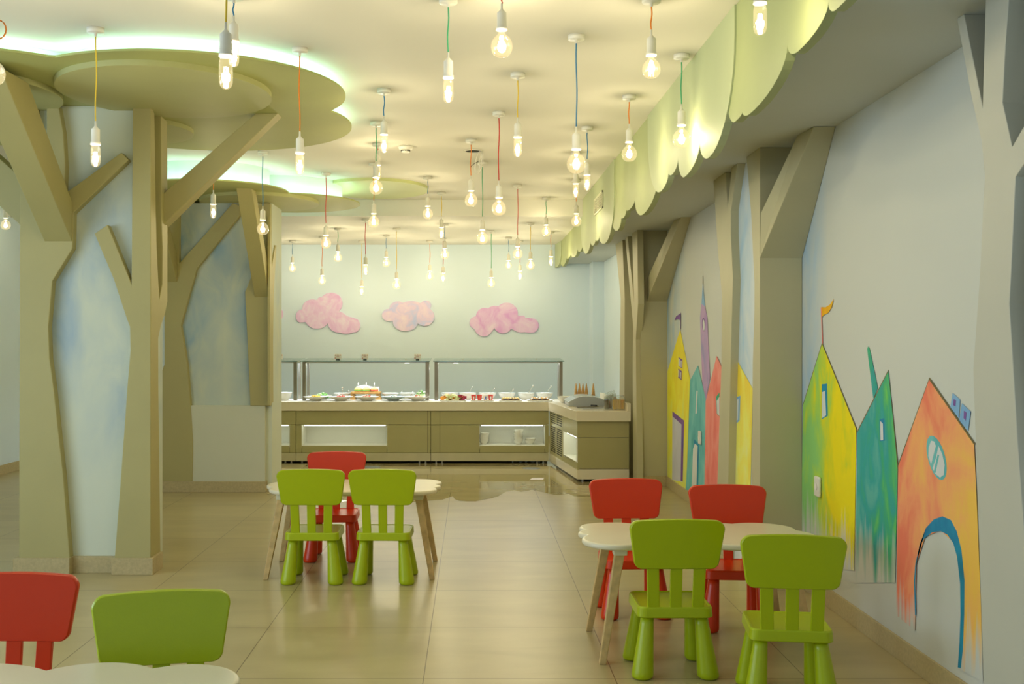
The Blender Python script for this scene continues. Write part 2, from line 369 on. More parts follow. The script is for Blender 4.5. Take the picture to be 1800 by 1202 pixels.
# left wall with two window openings (outside the frame), wall behind the camera with one
bm = N()
for (a, b, c, d) in ((Y0, 0.1, 0, 3), (5.1, BACK, 0, 3), (0.1, 5.1, 0, 0.7), (0.1, 5.1, 2.4, 3), (2.5, 2.7, 0.7, 2.4)): box(bm, XL - 0.15, XL, a, b, c, d)
struct('wall_left', bm, 'wall')
bm = N()
for (a, b, c, d) in ((XL, -3.4, 0, 3), (1.0, XR + 0.15, 0, 3), (-3.4, 1.0, 0, 0.8), (-3.4, 1.0, 2.4, 3)): box(bm, a, b, Y0 - 0.15, Y0, c, d)
struct('wall_front', bm, 'wall')
def baseboard(name, x0, x1, y0, y1): return struct(name, box(N(), x0, x1, y0, y1, 0, 0.1), 'baseboard', bevel=0.002)
baseboard('baseboard_right', XR - 0.012, XR, Y0, 11.9)
baseboard('baseboard_left', XL, XL + 0.012, Y0, BACK)
baseboard('baseboard_back', XL + 0.012, XR2, BACK - 0.012, BACK)

# ------------------------------------------------------------------ ceiling canopies with hidden LED strips
def canopy(label, circles, c, z, th, discs, core_in=0.17, led_in=0.09, zc=ZC):
    t = thing('leaf_canopy', label, 'ceiling canopy', (c[0], c[1], z))
    off = Vector((c[0], c[1], z))
    def P(o): return [Vector((x, y, 0)) - Vector((off.x, off.y, 0)) for x, y in o]
    pl = union_outline(circles, c, 220)
    bm = N(); prism(bm, P(pl), (0, 0, th)); link('main_plate', bm, 'leaf_plate', t)
    co = union_outline(shrink(circles, core_in), c, 220)
    bm = N(); a = P(co); prism(bm, [p + Vector((0, 0, th)) for p in a], (0, 0, zc - z - th)); link('core', bm, 'core', t)
    le = P(union_outline(shrink(circles, led_in), c, 220)); li = P(union_outline(shrink(circles, led_in + 0.014), c, 220))
    bm = N(); n = len(le)
    v = [[bm.verts.new(p + Vector((0, 0, th + h))) for p in q] for q, h in ((le, 0.001), (le, 0.008), (li, 0.008), (li, 0.001))]
    for i in range(n):
        j = (i + 1) % n
        for s in range(4): bm.faces.new((v[s][i], v[s][j], v[(s + 1) % 4][j], v[(s + 1) % 4][i]))
    link('led_strip', bm, 'led', t)
    for (x, y, rx, ry, dt) in discs:
        o = P(union_outline([(x, y, rx, ry)], (x, y), 96))
        bm = N(); prism(bm, [p + Vector((0, 0, -dt)) for p in o], (0, 0, dt)); link('leaf_disc', bm, 'leaf_disc', t)
    return t
canopy('large olive green canopy of round lobes with mint glow, above the nearer tree column',
       [(-1.635, 6.22, .90, .90), (-1.79, 7.12, .99, .99), (-2.69, 6.07, .84, .84), (-3.0, 7.1, .9, .9)], (-2.2, 6.6), 2.83, 0.012,
       [(-1.735, 6.13, .585, .65, .03), (-2.96, 6.13, .60, .60, .03), (-2.33, 7.24, .45, .45, .03)])
canopy('smaller olive green canopy of round lobes with mint glow, above the farther tree column',
       [(-2.34, 9.55, .71, .71), (-1.80, 10.37, .72, .72), (-3.0, 10.2, .75, .75)], (-2.3, 10.1), 2.72, 0.012,
       [(-1.99, 10.13, .545, .62, .03)])
bm = N(); prism(bm, [(x + .95, y - 10.6, 0) for x, y in union_outline([(-.95, 10.6, .52, .64)], (-.95, 10.6), 96)], (0, 0, .028))
o = link('ceiling_disc', bm, 'leaf_rim'); o.location = (-.95, 10.6, ZC - .028)
tag(o, 'flat light green oval disc fixed to the ceiling between the pendant lamps', 'ceiling disc')

# ------------------------------------------------------------------ tree column 1 (near left)
def poly_y(pts, d): return [on_y(x, y, d) for x, y in pts]
def poly_x(pts, X): return [on_x(x, y, X) for x, y in pts]
t = thing('tree_column', 'nearer square column clad with flat taupe tree trunks over brushed sky paint', 'column')
link('column_body', box(N(), -2.70, -2.0, 6.56, 6.98, 0, 2.829), 'column_paint', t)
D = 6.50; TH = (0, 0.062, 0)
trunkL = [(33, 985), (34, 650), (35, 345), (37, 260), (38, 187), (63, 187), (64, 250), (82, 282), (82, 187), (103, 187), (111, 232), (115, 292), (113, 341),
          (213, 268), (226, 281), (129, 374), (128, 423), (127, 437), (92, 494), (85, 574), (87, 630), (94, 680), (111, 835), (123, 985)]
bm = N(); prism(bm, poly_y(trunkL, D), TH); o = link('trunk_panel', bm, 'trunk', t, bevel=0.004); o['label'] = 'left forked trunk panel with a short stub branch'
trunkR = [(201, 985), (212.5, 836), (223.6, 680), (229, 616), (228, 574), (222, 558), (200, 491), (166, 410.5), (189, 395), (228, 491), (231, 500), (233, 188), (265, 188), (265, 985)]
bm = N(); prism(bm, poly_y(trunkR, D), TH); o = link('trunk_panel', bm, 'trunk', t, bevel=0.004); o['label'] = 'right trunk panel with a stub branch leaning left'
side = [(265, 985), (265, 188), (271.5, 199), (274, 370), (275.5, 435), (280, 527), (285.5, 499), (286, 435), (284, 380), (283, 203), (294, 214), (294.5, 405), (294.5, 530), (290, 552), (283, 572), (278.3, 594), (278.5, 680), (282, 963), (282.4, 985)]
pts = poly_x(side, -1.934); 
for p in pts: p.z = min(p.z, 2.82)
bm = N(); prism(bm, pts, (-0.064, 0, 0)); link('side_trunk_panel', bm, 'trunk', t, bevel=0.003)
# strut rising toward the camera, strut rising to the right
bm = N(); prism(bm, [(-2.572, 6.50, 2.0), (-2.572, 5.50, 2.80), (-2.572, 5.86, 2.80), (-2.572, 6.50, 2.24)], (0.167, 0, 0)); link('strut', bm, 'trunk', t, bevel=0.004)
sp_ = poly_y([(286, 341), (450, 199), (489, 199), (284, 398)], 6.78)
bm = N(); prism(bm, sp_, (0, 0.13, 0)); link('strut', bm, 'trunk', t, bevel=0.004)
# strut to the left, mostly outside the frame
bm = N(); prism(bm, [(-2.70, 6.62, 2.05), (-3.55, 6.62, 2.83), (-3.25, 6.62, 2.83), (-2.70, 6.62, 2.35)], (0, 0.15, 0)); link('strut', bm, 'trunk', t, bevel=0.004)
bm = N(); box(bm, -2.755, -2.415, 6.48, 6.56, 0, 0.1); box(bm, -2.415, -2.165, 6.535, 6.58, 0, 0.1); box(bm, -2.165, -1.915, 6.48, 6.56, 0, 0.1); box(bm, -1.99, -1.915, 6.56, 6.69, 0, 0.1)
link('baseboard', bm, 'baseboard', t, bevel=0.002)

# ------------------------------------------------------------------ tree column 2 (behind it)
t = thing('tree_column', 'farther square column with taupe trunks and a white box base', 'column')
link('column_body', box(N(), -2.84, -1.872, 10.10, 10.62, 0, 2.69), 'column_paint_b', t)
D2 = 10.04
tl = [(279, 847), (279, 669), (289, 640), (289, 372), (289, 357), (315, 357), (315, 463), (409, 357), (421, 362), (422, 378), (346, 472), (330, 528), (318, 572), (329, 640), (335, 713), (339, 777), (338, 847)]
bm = N(); prism(bm, poly_y(tl, D2), (0, 0.07, 0)); o = link('trunk_panel', bm, 'trunk', t, bevel=0.004); o['label'] = 'left trunk panel forking into two limbs'
tr = [(440, 713), (435, 602), (430.6, 513), (441, 488), (454, 430), (454, 357), (475, 357), (475, 713)]
bm = N(); prism(bm, poly_y(tr, D2), (0, 0.07, 0)); link('trunk_panel', bm, 'trunk', t, bevel=0.004)
ps = poly_x([(474.5, 712), (474.5, 378), (477, 381), (478, 470), (484, 431), (486, 431), (481, 520), (480, 600), (480.5, 706)], -1.86)
bm = N(); prism(bm, ps, (-0.02, 0, 0)); link('side_trunk_panel', bm, 'trunk', t)
bm = N(); prism(bm, [(-2.02, 10.04, 1.81), (-2.035, 9.32, 2.72), (-2.035, 9.50, 2.72), (-2.02, 10.04, 2.05)], (0.134, 0, 0)); link('strut', bm, 'trunk', t, bevel=0.004)
bm = N(); prism(bm, [(-2.86, 10.04, 1.95), (-2.86, 9.30, 2.72), (-2.86, 9.5, 2.72), (-2.86, 10.04, 2.2)], (0.12, 0, 0)); link('strut', bm, 'trunk', t, bevel=0.004)
link('box_base', box(N(), -2.63, -1.925, 10.05, 10.77, 0.0, 0.805), 'box_paint', t, bevel=0.003)
bm = N(); box(bm, -2.93, -1.913, 10.02, 10.12, 0, 0.1); box(bm, -2.0, -1.913, 10.12, 10.785, 0, 0.1); link('baseboard', bm, 'baseboard', t, bevel=0.002)

# ------------------------------------------------------------------ right-wall trees
t = thing('tree_relief', 'forked taupe tree built out on the right wall with a thinner tree behind it', 'wall tree')
link('pilaster', prism(N(), [(1.69, 6.17, 0), (1.69, 7.2, 0), (1.69, 7.2, zs(7.2)), (1.69, 6.17, zs(6.17))], (XR - .001 - 1.69, 0, 0)), 'pilaster_paint', t)
X1 = 1.64
pts = poly_x([(1320, 1010), (1323, 641), (1326, 545), (1326, 497), (1320, 372), (1312, 283), (1335, 266), (1338, 1030)], X1)
for p in pts[-2:]: p.y = 6.165
for p in pts: p.z = zs(p.y) if p.z > 2.4 else (p.z if p.z > 0.2 else 0.0)
bm = N(); prism(bm, pts, (XR - X1 - 0.002, 0, 0)); o = link('trunk', bm, 'trunk_half_daylit', t, bevel=0.003); o['label'] = 'thick trunk standing out from the wall'
# strut toward the camera, thinning toward the wall as it rises
zt = zs(5.7)
A = [(1.64, 6.165, 1.875), (1.77, 5.60, zt), (1.755, 5.83, zt), (1.645, 6.165, 2.13)]
bm = N(); prism(bm, A, [Vector((XR - .001 - a[0], 0, 0)) for a in A]); link('strut', bm, 'trunk_half_daylit', t, bevel=0.003)
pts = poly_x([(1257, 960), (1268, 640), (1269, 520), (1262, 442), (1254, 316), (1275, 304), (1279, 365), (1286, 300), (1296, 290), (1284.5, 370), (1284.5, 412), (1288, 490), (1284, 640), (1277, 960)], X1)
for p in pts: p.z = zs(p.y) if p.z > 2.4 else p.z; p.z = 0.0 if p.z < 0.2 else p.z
bm = N(); prism(bm, pts, (0.052, 0, 0)); o = link('thin_trunk_panel', bm, 'trunk_half_daylit', t, bevel=0.003); o['label'] = 'thin forked trunk panel'

t = thing('tree_relief', 'group of taupe tree trunks built out beside the buffet corner', 'wall tree')
bm = N(); box(bm, 1.63, XR - .001, 10.44, 10.66, 0, zs(10)); o = link('trunk', bm, 'trunk_half_daylit', t); o['label'] = 'front trunk with broad side'
X3 = 1.585
pts = poly_x([(1120, 870), (1117.5, 596), (1121.5, 534), (1120, 405), (1111, 409), (1114.5, 530), (1103, 414), (1099, 417), (1113, 575), (1112, 640), (1113, 870)], X3)
for p in pts: p.z = zs(p.y) if p.z > 2.4 else p.z; p.z = 0.0 if p.z < 0.2 else p.z
bm = N(); prism(bm, pts, (0.06, 0, 0)); link('trunk_panel', bm, 'trunk_half_daylit', t, bevel=0.003)
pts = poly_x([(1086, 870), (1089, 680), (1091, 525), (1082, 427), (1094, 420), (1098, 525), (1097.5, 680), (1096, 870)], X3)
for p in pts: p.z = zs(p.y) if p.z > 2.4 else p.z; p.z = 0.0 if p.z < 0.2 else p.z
bm = N(); prism(bm, pts, (0.26, 0, 0)); o = link('trunk', bm, 'trunk_half_daylit', t, bevel=0.003); o['label'] = 'rear trunk'
zt = zs(9.5)
A = [(1.687, 10.44, 1.785), (1.80, 9.30, zt), (1.79, 9.62, zt), (1.687, 10.44, 2.0)]
bm = N(); prism(bm, A, [Vector((XR - .001 - a[0], 0, 0)) for a in A]); link('strut', bm, 'trunk_half_daylit', t, bevel=0.003)
link('baseboard', box(N(), 1.62, XR - .013, 10.425, 10.445, 0, 0.1), 'baseboard', t)

t = thing('tree_relief', 'forked tree, its colour lightened for daylight, built out at the right edge of the room', 'wall tree')
link('pilaster', box(N(), 1.75, XR - .001, 2.2, 3.36, 0, 2.53), 'pilaster_paint', t)
pts = poly_x([(1730, 1300), (1728.5, 1202), (1715, 780), (1710.5, 648), (1722.5, 480), (1728, 359), (1731, 311), (1725, 247), (1707, 168), (1682, 46), (1694, 36), (1727, 188), (1733, 36), (1733, 0), (1734, -28), (1777, -30), (1775, 0), (1767, 80), (1762, 180),
              (1779, 258), (1830, 168), (1900, 30), (1935, 40), (1850, 210), (1800, 288), (1785, 311), (1777, 480), (1774, 534), (1788.7, 780), (1802, 960), (1812, 1300)], 1.705)
for p in pts: p.z = zs(p.y) if p.z > 2.4 else p.z; p.z = 0.0 if p.z < 0.15 else p.z
bm = N(); prism(bm, pts, (XR - 1.705 - .001, 0, 0)); link('trunk', bm, 'trunk_daylit', t, bevel=0.003)

# ------------------------------------------------------------------ scalloped valance
def quarter(A, B, n=9):     # vertical tangent at A, horizontal at B
    out = []
    for i in range(n + 1):
        u = i / n * PI / 2; out.append((A[0] + (B[0] - A[0]) * (1 - math.cos(u)), A[1] + (B[1] - A[1]) * math.sin(u)))
    return out
def valance(label, X, m, pts, top, th=0.038, xfar=None):
    """pts: alternating notch / lobe-bottom / notch ... measured on the panel, near to far"""
    q = [on_x(px, py, X) for px, py in pts]; q = [(p.y, p.z) for p in q]
    line = []
    for i in range(0, len(q) - 2, 2):
        a, b, c = q[i], q[i + 1], q[i + 2]
        s = quarter(a, b) + quarter(c, b)[::-1][1:]
        line += s if not line else s[1:]
    y1, y0 = line[-1][0], line[0][0]
    P = [(X, y, z) for y, z in line] + [(X, y1, top), (X, y0, top)]
    P = [(a, min(b, BACK - .02), c) for a, b, c in P]
    if xfar: P = [(X + (xfar - X) * max(0, (p[1] - y0) / (y1 - y0)), p[1], p[2]) for p in P]
    c = Vector((X, (y0 + y1) / 2, top)); bm = N(); prism(bm, [Vector(p) - c for p in P], (th, 0, 0))
    o = link('valance_panel', bm, m, bevel=0.003); o.location = c
    return tag(o, label, 'valance', 'scalloped leaf valance panels along the soffit')
VF, VB = 1.175, 1.184
valance('olive green scalloped valance panel nearest the camera', VB, 'valance_b',
        [(1620, -170), (1560, -120), (1530, -60), (1469, 17.5), (1456, 5), (1403, 90), (1384, 80), (1318, 200), (1305, 197), (1292, 214), (1276, 150)], ZC)
valance('pale green scalloped valance panel behind the green cord lamp', VF, 'valance_a',
        [(1291, 60), (1246, 277), (1230, 250), (1203.6, 311), (1192, 277), (1181, 307), (1175, 303), (1161, 337), (1138.5, 240)], ZC)
valance('olive green scalloped valance panel just nearer than the air grille', VB, 'valance_b',
        [(1158, 300), (1130, 377), (1116, 351.5), (1105.7, 369), (1100.7, 368), (1095.6, 383), (1092, 383), (1085.5, 405), (1074, 370)], ZC)
vp = valance('pale green scalloped valance panel carrying the air grille', VF, 'valance_a',
        [(1079, 350), (1064.5, 427), (1053.5, 415), (1050, 423), (1046.7, 421), (1043, 431), (1038, 422.5), (1031, 446), (1020.5, 390)], ZC)
valance('olive green scalloped valance panel just beyond the air grille', VB, 'valance_b',
        [(1026, 420), (1019.6, 442), (1015, 436.6), (1010.5, 451), (1003.7, 446), (998.6, 454), (995.5, 452), (989.4, 468), (983.5, 440)], ZF + .05)
valance('pale green scalloped valance panel touching the back wall', 1.175, 'valance_a',
        [(986, 445), (982, 469.6), (980, 468), (977.5, 472), (975, 467), (968, 481), (965, 460)], ZF + .05, xfar=1.04)
# air grille on the fourth panel
t = thing('air_grille', 'small white slatted air grille on the pale green valance', 'vent', (VF, 0, 0))
q = [on_x(px, py, VF) for px, py in ((1045.8, 351.5), (1045.8, 380), (1060.3, 366), (1060.3, 337))]
ya, yb = q[0].y, q[2].y; z0 = q[1].z; z1 = q[0].z
bm = N(); box(bm, -0.012, 0, yb, ya, z1 - .012, z1); box(bm, -0.012, 0, yb, ya, z0, z0 + .012); box(bm, -0.012, 0, yb, yb + .012, z0, z1); box(bm, -0.012, 0, ya - .012, ya, z0, z1)
link('frame', bm, 'grille_white', t)
bm = N(); box(bm, -0.0015, 0, yb, ya, z0, z1); link('duct', bm, 'dark_slot', t)
bm = N(); n = 9
for i in range(n):
    zz = z0 + .016 + (z1 - z0 - .032) * i / (n - 1); box(bm, -0.009, -0.002, yb + .01, ya - .01, zz - .002, zz + .002)
link('slats', bm, 'grille_white', t)

# ------------------------------------------------------------------ mural on the right wall (flat paint, each house its own piece)
XM = XR - 0.0025
def W2(x, y): return (1380 + x / 1.664, 480 + y / 1.664)
def W1(x, y): return (1150 + x / 2.67, 450 + y / 2.67)
def flatx(bm, pts, X, mi, lift=0.0):
    q = poly_x(pts, X - lift)
    n = Vector((0, 0, 0))
    for i in range(len(q)): n += q[i].cross(q[(i + 1) % len(q)])
    if n.x > 0: q = q[::-1]
    flat(bm, q, mi)
def mural(name, label, layers, X=XM, T=W2):
    """layers: (material, polygon); each next layer lies 0.2 mm in front of the one before"""
    bm = N(); ms = []
    for i, (m, pts) in enumerate(layers):
        if m not in ms: ms.append(m)
        flatx(bm, [T(*p) for p in pts], X, ms.index(m), 0.0003 * i)
    o = link(name, bm, None, mats=ms, recalc=False); c = sum((Vector(b) for b in o.bound_box), Vector()) / 8
    o.data.transform(Matrix.Translation(-c)); o.location = c
    # keep paint noise continuous but object-based
    return tag(o, label, 'mural')
def ell(cx, cy, rx, ry, tilt=0.0, n=24):
    out = []
    for k in range(n):
        a = 2 * PI * k / n; x, y = rx * math.cos(a), ry * math.sin(a); out.append((cx + x + tilt * y, cy + y))
    return out
def ragged(x0, x1, y, amp, n, seed):
    r = random.Random(seed); return [(x0 + (x1 - x0) * i / n, y + (amp if i % 2 else -amp) * r.uniform(0.3, 1)) for i in range(n + 1)]
mural('painted_house', 'tall yellow green painted house with an orange flag on its roof', [
    ('mural_outline', [(51, 387), (108, 202), (210, 454), (207, 470)]),
    ('mural_yellow_green', [(52, 389), (108, 207), (208, 457), (202, 870), (46, 850)]),
    ('mural_blue', [(107, 325), (123, 323), (125, 417), (107, 428)]), ('mural_white', [(108, 348), (117, 344), (120, 416), (108, 424)]),
    ('mural_coral', [(104, 100), (106.5, 100), (110.5, 206), (108, 206)]),
    ('mural_gold', [(106, 99), (118, 100), (131, 92), (142, 75), (136, 100), (126, 116), (114, 122), (107, 129)])])
mural('painted_house', 'blue green painted house with a crooked chimney on the right wall', [
    ('mural_green', [(240, 222), (243, 214), (247, 220), (262, 290), (271, 335), (258, 368)]),
    ('mural_outline', [(209, 465), (302, 282), (332, 572)]),
    ('mural_green', [(211, 467), (302, 287), (315, 420), (329, 572), (322, 905), (205, 905)]),
    ('mural_blue', [(276, 428), (290, 424), (292, 490), (277, 492)]), ('mural_white', [(278, 432), (286, 440), (287, 488), (279, 489)])])
arch_out = [(380, 1000), (377, 900), (381, 850), (395, 790), (412, 745), (435, 720), (460, 711), (485, 722), (502, 755), (516, 810), (525, 900), (524, 1000), (520, 1100), (514, 1155), (505, 1153), (510, 1080), (513, 1000), (512, 910),
            (503, 830), (492, 790), (475, 765), (455, 754), (430, 758), (408, 775), (392, 800), (384, 850), (381, 900), (383, 1000)]
mural('painted_house', 'orange painted house with a blue arched doorway and a round window', [
    ('mural_blue_light', [(490, 350), (512, 370), (508, 425), (483, 392)]), ('mural_blue_light', [(517, 380), (543, 405), (535, 462), (509, 430)]),
    ('mural_violet', [(493, 368), (500, 372), (498, 390), (492, 386)]), ('mural_violet', [(523, 402), (531, 408), (528, 432), (522, 424)]),
    ('mural_outline', [(329, 562), (422, 305), (557, 500)]),
    ('mural_orange', [(331, 565), (421, 312), (553, 502), (562, 700), (572, 950), (579, 1195), (515, 1160), (514, 900), (495, 790), (455, 752), (410, 770), (384, 850), (380, 1045), (325, 1000)]),
    ('mural_blue', arch_out),
    ('mural_teal', ell(443, 540, 26, 65, 0.22)), ('mural_white', [(419, 535), (420, 510), (427, 490), (436, 492), (441, 505), (427, 560)]),
    ('mural_white', [(449, 505), (460, 530), (467, 560), (464, 590), (453, 598), (438, 585), (431, 570), (440, 545)]),
    ('mural_teal', [(446, 530), (451, 532), (440, 585), (435, 580)])])
mural('painted_house', 'bright yellow painted house with a purple flag beside the buffet corner', [
    ('mural_yellow', [(62, 542), (122, 343), (168, 575), (150, 1092), (62, 1052)]),
    ('mural_lilac_white', [(85, 735), (138, 780), (133, 1060), (84, 1050)]),
    ('mural_violet', [(85, 728), (140, 772), (134, 1058), (124, 1054), (128, 790), (86, 752)]),
    ('mural_violet', [(114, 474), (133, 486), (131, 527), (114, 516)]), ('mural_white', [(114, 480), (120, 482), (120, 516), (114, 514)]), ('mural_white', [(124, 490), (129, 492), (128, 522), (124, 520)]),
    ('mural_violet', [(113, 528), (129, 540), (128, 582), (112, 570)]), ('mural_white', [(113, 535), (118, 538), (118, 568), (113, 566)]), ('mural_white', [(122, 545), (126, 546), (125, 576), (122, 572)]),
    ('mural_violet', [(121, 266), (124, 266), (124, 343), (121, 343)]),
    ('mural_violet', [(95, 302), (102, 283), (112, 276), (121, 270), (121, 302), (110, 295)])], T=W1)
mural('painted_tower', 'slim lilac painted clock tower with a pointed spire', [
    ('mural_outline', [(227, 94), (229.5, 94), (230, 135), (227, 135)]),
    ('mural_blue_light', [(228, 125), (232, 170), (240, 250), (221, 235)]),
    ('mural_purple', [(221, 225), (238, 235), (249, 290), (254, 400), (262, 570), (243, 675), (226, 600), (219, 420), (215, 288)]),
    ('mural_violet', ell(232, 322, 8, 32, 0.05)), ('mural_white', ell(232, 324, 5, 26, 0.05))], T=W1)
mural('painted_house', 'narrow teal painted house with a pale blue edged doorway', [
    ('mural_teal', [(169, 582), (205, 513), (243, 677), (237, 1090), (148, 1098), (158, 900)]),
    ('mural_white', [(198, 632), (204, 632), (200, 737), (193, 742)]),
    ('mural_blue', [(183, 892), (187, 860), (211, 880), (205, 1090), (178, 1090)]), ('mural_white', [(182, 905), (190, 880), (204, 890), (198, 1090), (176, 1090)])], X=XM - .0015, T=W1)
mural('painted_house', 'coral red painted house half hidden by the thin wall tree', [
    ('mural_coral', [(241, 682), (293, 468), (325, 540), (325, 1215), (235, 1150)]),
    ('mural_green', [(290, 660), (306, 640), (306, 752), (294, 740)]), ('mural_white', [(293, 680), (306, 660), (306, 750), (296, 738)])], X=XM - .003, T=W1)
mural('painted_house', 'yellow painted house between the two wall trees', [
    ('mural_yellow_orange', [(372, 500), (389, 490), (462, 622), (446, 1400), (350, 1345)]),
    ('mural_blue_light', [(370, 668), (404, 655), (401, 772), (370, 800)]), ('mural_white', [(370, 680), (396, 670), (393, 768), (370, 786)])], X=1.69 - .0025, T=W1)

# wall-mounted switches
def switch(px, py, label, s=1.0):
    p = on_x(px, py, XR); t = thing('wall_switch', label, 'switch', (p.x, p.y, p.z))
    bm = N(); box(bm, -0.022, -0.004, -0.04 * s, 0.04 * s, -0.055 * s, 0.055 * s); o = link('cover', bm, 'white_plastic', t, bevel=0.014, seg=4)
    bm = N(); lathe(bm, [(0, 0), (0.018, 0), (0.02, 0.003), (0, 0.003)], 16); bmesh.ops.transform(bm, matrix=Matrix.Translation((-0.022, 0, 0)) @ Matrix.Rotation(-PI / 2, 4, 'Y'), verts=bm.verts)
    link('button', bm, 'card', t)
switch(1441.5, 855, 'white rounded wall switch on the tall yellow green house')
switch(1233, 769, 'white rounded wall switch on the narrow teal house')

# ------------------------------------------------------------------ pink cloud boards on the back wall
def Z4(x, y): return (480 + x / 3.396, 380 + y / 3.396)
def cloud_board(label, m, circles, c):
    d = BACK - 0.022
    q = union_outline([(x, y, r, r2) for x, y, r, r2 in circles], c, 140)
    P = [on_y(*Z4(x, y), d) for x, y in q]; cc = sum(P, Vector()) / len(P)
    bm = N(); prism(bm, [p - cc for p in P], (0, 0.02, 0)); o = link('cloud_board', bm, m, bevel=0.003); o.location = cc
    return tag(o, label, 'wall decoration')
cloud_board('pink cloud board with a curled tail, leftmost whole one on the back wall', 'cloud_pink',
    [(170, 597, 35, 40), (235, 548, 60, 52), (290, 515, 34, 34), (346, 520, 68, 64), (262, 610, 72, 62), (310, 570, 60, 50), (375, 610, 62, 45), (400, 640, 72, 56), (435, 650, 80, 52), (486, 652, 34, 42)], (318, 598))
cloud_board('faint pink and lilac cloud board in the middle of the back wall', 'cloud_lilac',
    [(690, 590, 40, 38), (745, 548, 50, 40), (825, 548, 75, 42), (912, 532, 32, 30), (905, 600, 58, 55), (790, 630, 75, 56), (850, 590, 80, 50)], (810, 590))
cloud_board('deep pink cloud board, rightmost on the back wall', 'cloud_pink_b',
    [(1205, 635, 32, 36), (1262, 595, 50, 48), (1258, 660, 56, 58), (1325, 580, 55, 45), (1395, 580, 66, 64), (1372, 645, 56, 55), (1440, 630, 60, 40), (1480, 650, 56, 45), (1540, 652, 46, 46), (1485, 610, 22, 20)], (1350, 620))
cloud_board('pale edge of a cloud board beside the farther column', 'cloud_pink', [(25, 585, 35, 42), (-60, 570, 75, 60), (-20, 600, 60, 40)], (-20, 585))

# ------------------------------------------------------------------ pendant lamps
GLOBE = [(0.0125, 0.0), (0.014, -0.012), (0.019, -0.022), (0.033, -0.034), (0.043, -0.05), (0.0475, -0.07), (0.044, -0.09), (0.035, -0.106), (0.021, -0.115), (0, -0.118)]
TUBEB = [(0.016, 0.0), (0.020, -0.010), (0.0225, -0.02), (0.0230, -0.06), (0.0225, -0.088), (0.018, -0.101), (0.010, -0.108), (0, -0.110)]
SMALL = [(r * 0.86, z * 0.86) for r, z in GLOBE]
MESH = {}
def mesh_of(key, build, m, smooth=True):
    if key not in MESH:
        bm = N(); build(bm); bmesh.ops.recalc_face_normals(bm, faces=bm.faces); me = bpy.data.meshes.new(key); bm.to_mesh(me); bm.free(); me.materials.append(MATS[m])
        for p in me.polygons: p.use_smooth = smooth
        MESH[key] = me
    return MESH[key]
def kid(name, me, parent, loc=(0, 0, 0)):
    o = bpy.data.objects.new(name, me); COL.objects.link(o); o.parent = parent; o.location = loc; return o
def b_rose(bm): lathe(bm, [(0, 0), (0.041, 0), (0.041, -0.021), (0.038, -0.024), (0.008, -0.024), (0.006, -0.040), (0, -0.040)], 28)
def b_socket(bm): lathe(bm, [(0, 0.055), (0.004, 0.055), (0.005, 0.03), (0.008, 0.028), (0.012, 0.022), (0.0195, 0.016), (0.0205, 0.01), (0.0205, -0.045), (0.0235, -0.047), (0.0235, -0.060), (0, -0.060)], 24)
def b_fil(bm):
    for k in range(5):
        a = 2 * PI * k / 5; tube(bm, [(0.006 * math.cos(a), 0.006 * math.sin(a), 0.022), (0.011 * math.cos(a + .5), 0.011 * math.sin(a + .5), -0.024)], 0.0011, 5)
LIGHTS = {}
def pendant(px, py, yb, color, kind, label, zc=ZC, d=None, sway=0.0):
    d = min(14.3, d or F * (zc - H) / (CY - py)); X = (px - CX) * d / F; zb = H + (CY - yb) * d / F
    prof = {'G': GLOBE, 'T': TUBEB, 'S': SMALL}[kind]; L = -prof[-1][1]
    t = thing('pendant_lamp', label, 'pendant lamp', (X, d, zc), 0, 'pendant lamps with coloured cords')
    zbulb = zb + L - zc                 # top of the bulb, local
    zsock = zbulb + 0.058
    kid('ceiling_rose', mesh_of('rose', b_rose, 'white_plastic'), t)
    top, bot = -0.038, zsock + 0.05
    pts = []; n = 9; r = random.Random(int(px * 7 + yb)); ph = r.uniform(0, 6)
    for i in range(n + 1):
        u = i / n; w = math.sin(PI * u) * 0.004 * math.sin(ph + 5 * u); pts.append((w, w * .5, top + (bot - top) * u))
    bm = N(); tube(bm, pts, 0.0033, 6); link('cord', bm, 'cord_' + color, t, smooth=True)
    kid('socket', mesh_of('socket', b_socket, 'white_plastic'), t, (0, 0, zsock))
    b = kid('bulb', mesh_of('bulb' + kind, lambda bm: lathe(bm, prof, 24), 'bulb_glass'), t, (0, 0, zbulb))
    cz = -0.066 if kind != 'T' else -0.058
    kid('filament', mesh_of('fil', b_fil, 'filament', False), b, (0, 0, cz))
    lk = 'far' if zc < 2.8 else 'b'
    if lk not in LIGHTS:
        l = bpy.data.lights.new('bulb_light', 'POINT'); l.energy = BULB_W * (1.35 if lk == 'far' else 1.0); l.color = BULB_COL; l.shadow_soft_size = 0.019; LIGHTS[lk] = l
    kid('bulb_light', LIGHTS[lk], t, (0, 0, zbulb + cz))
    return t
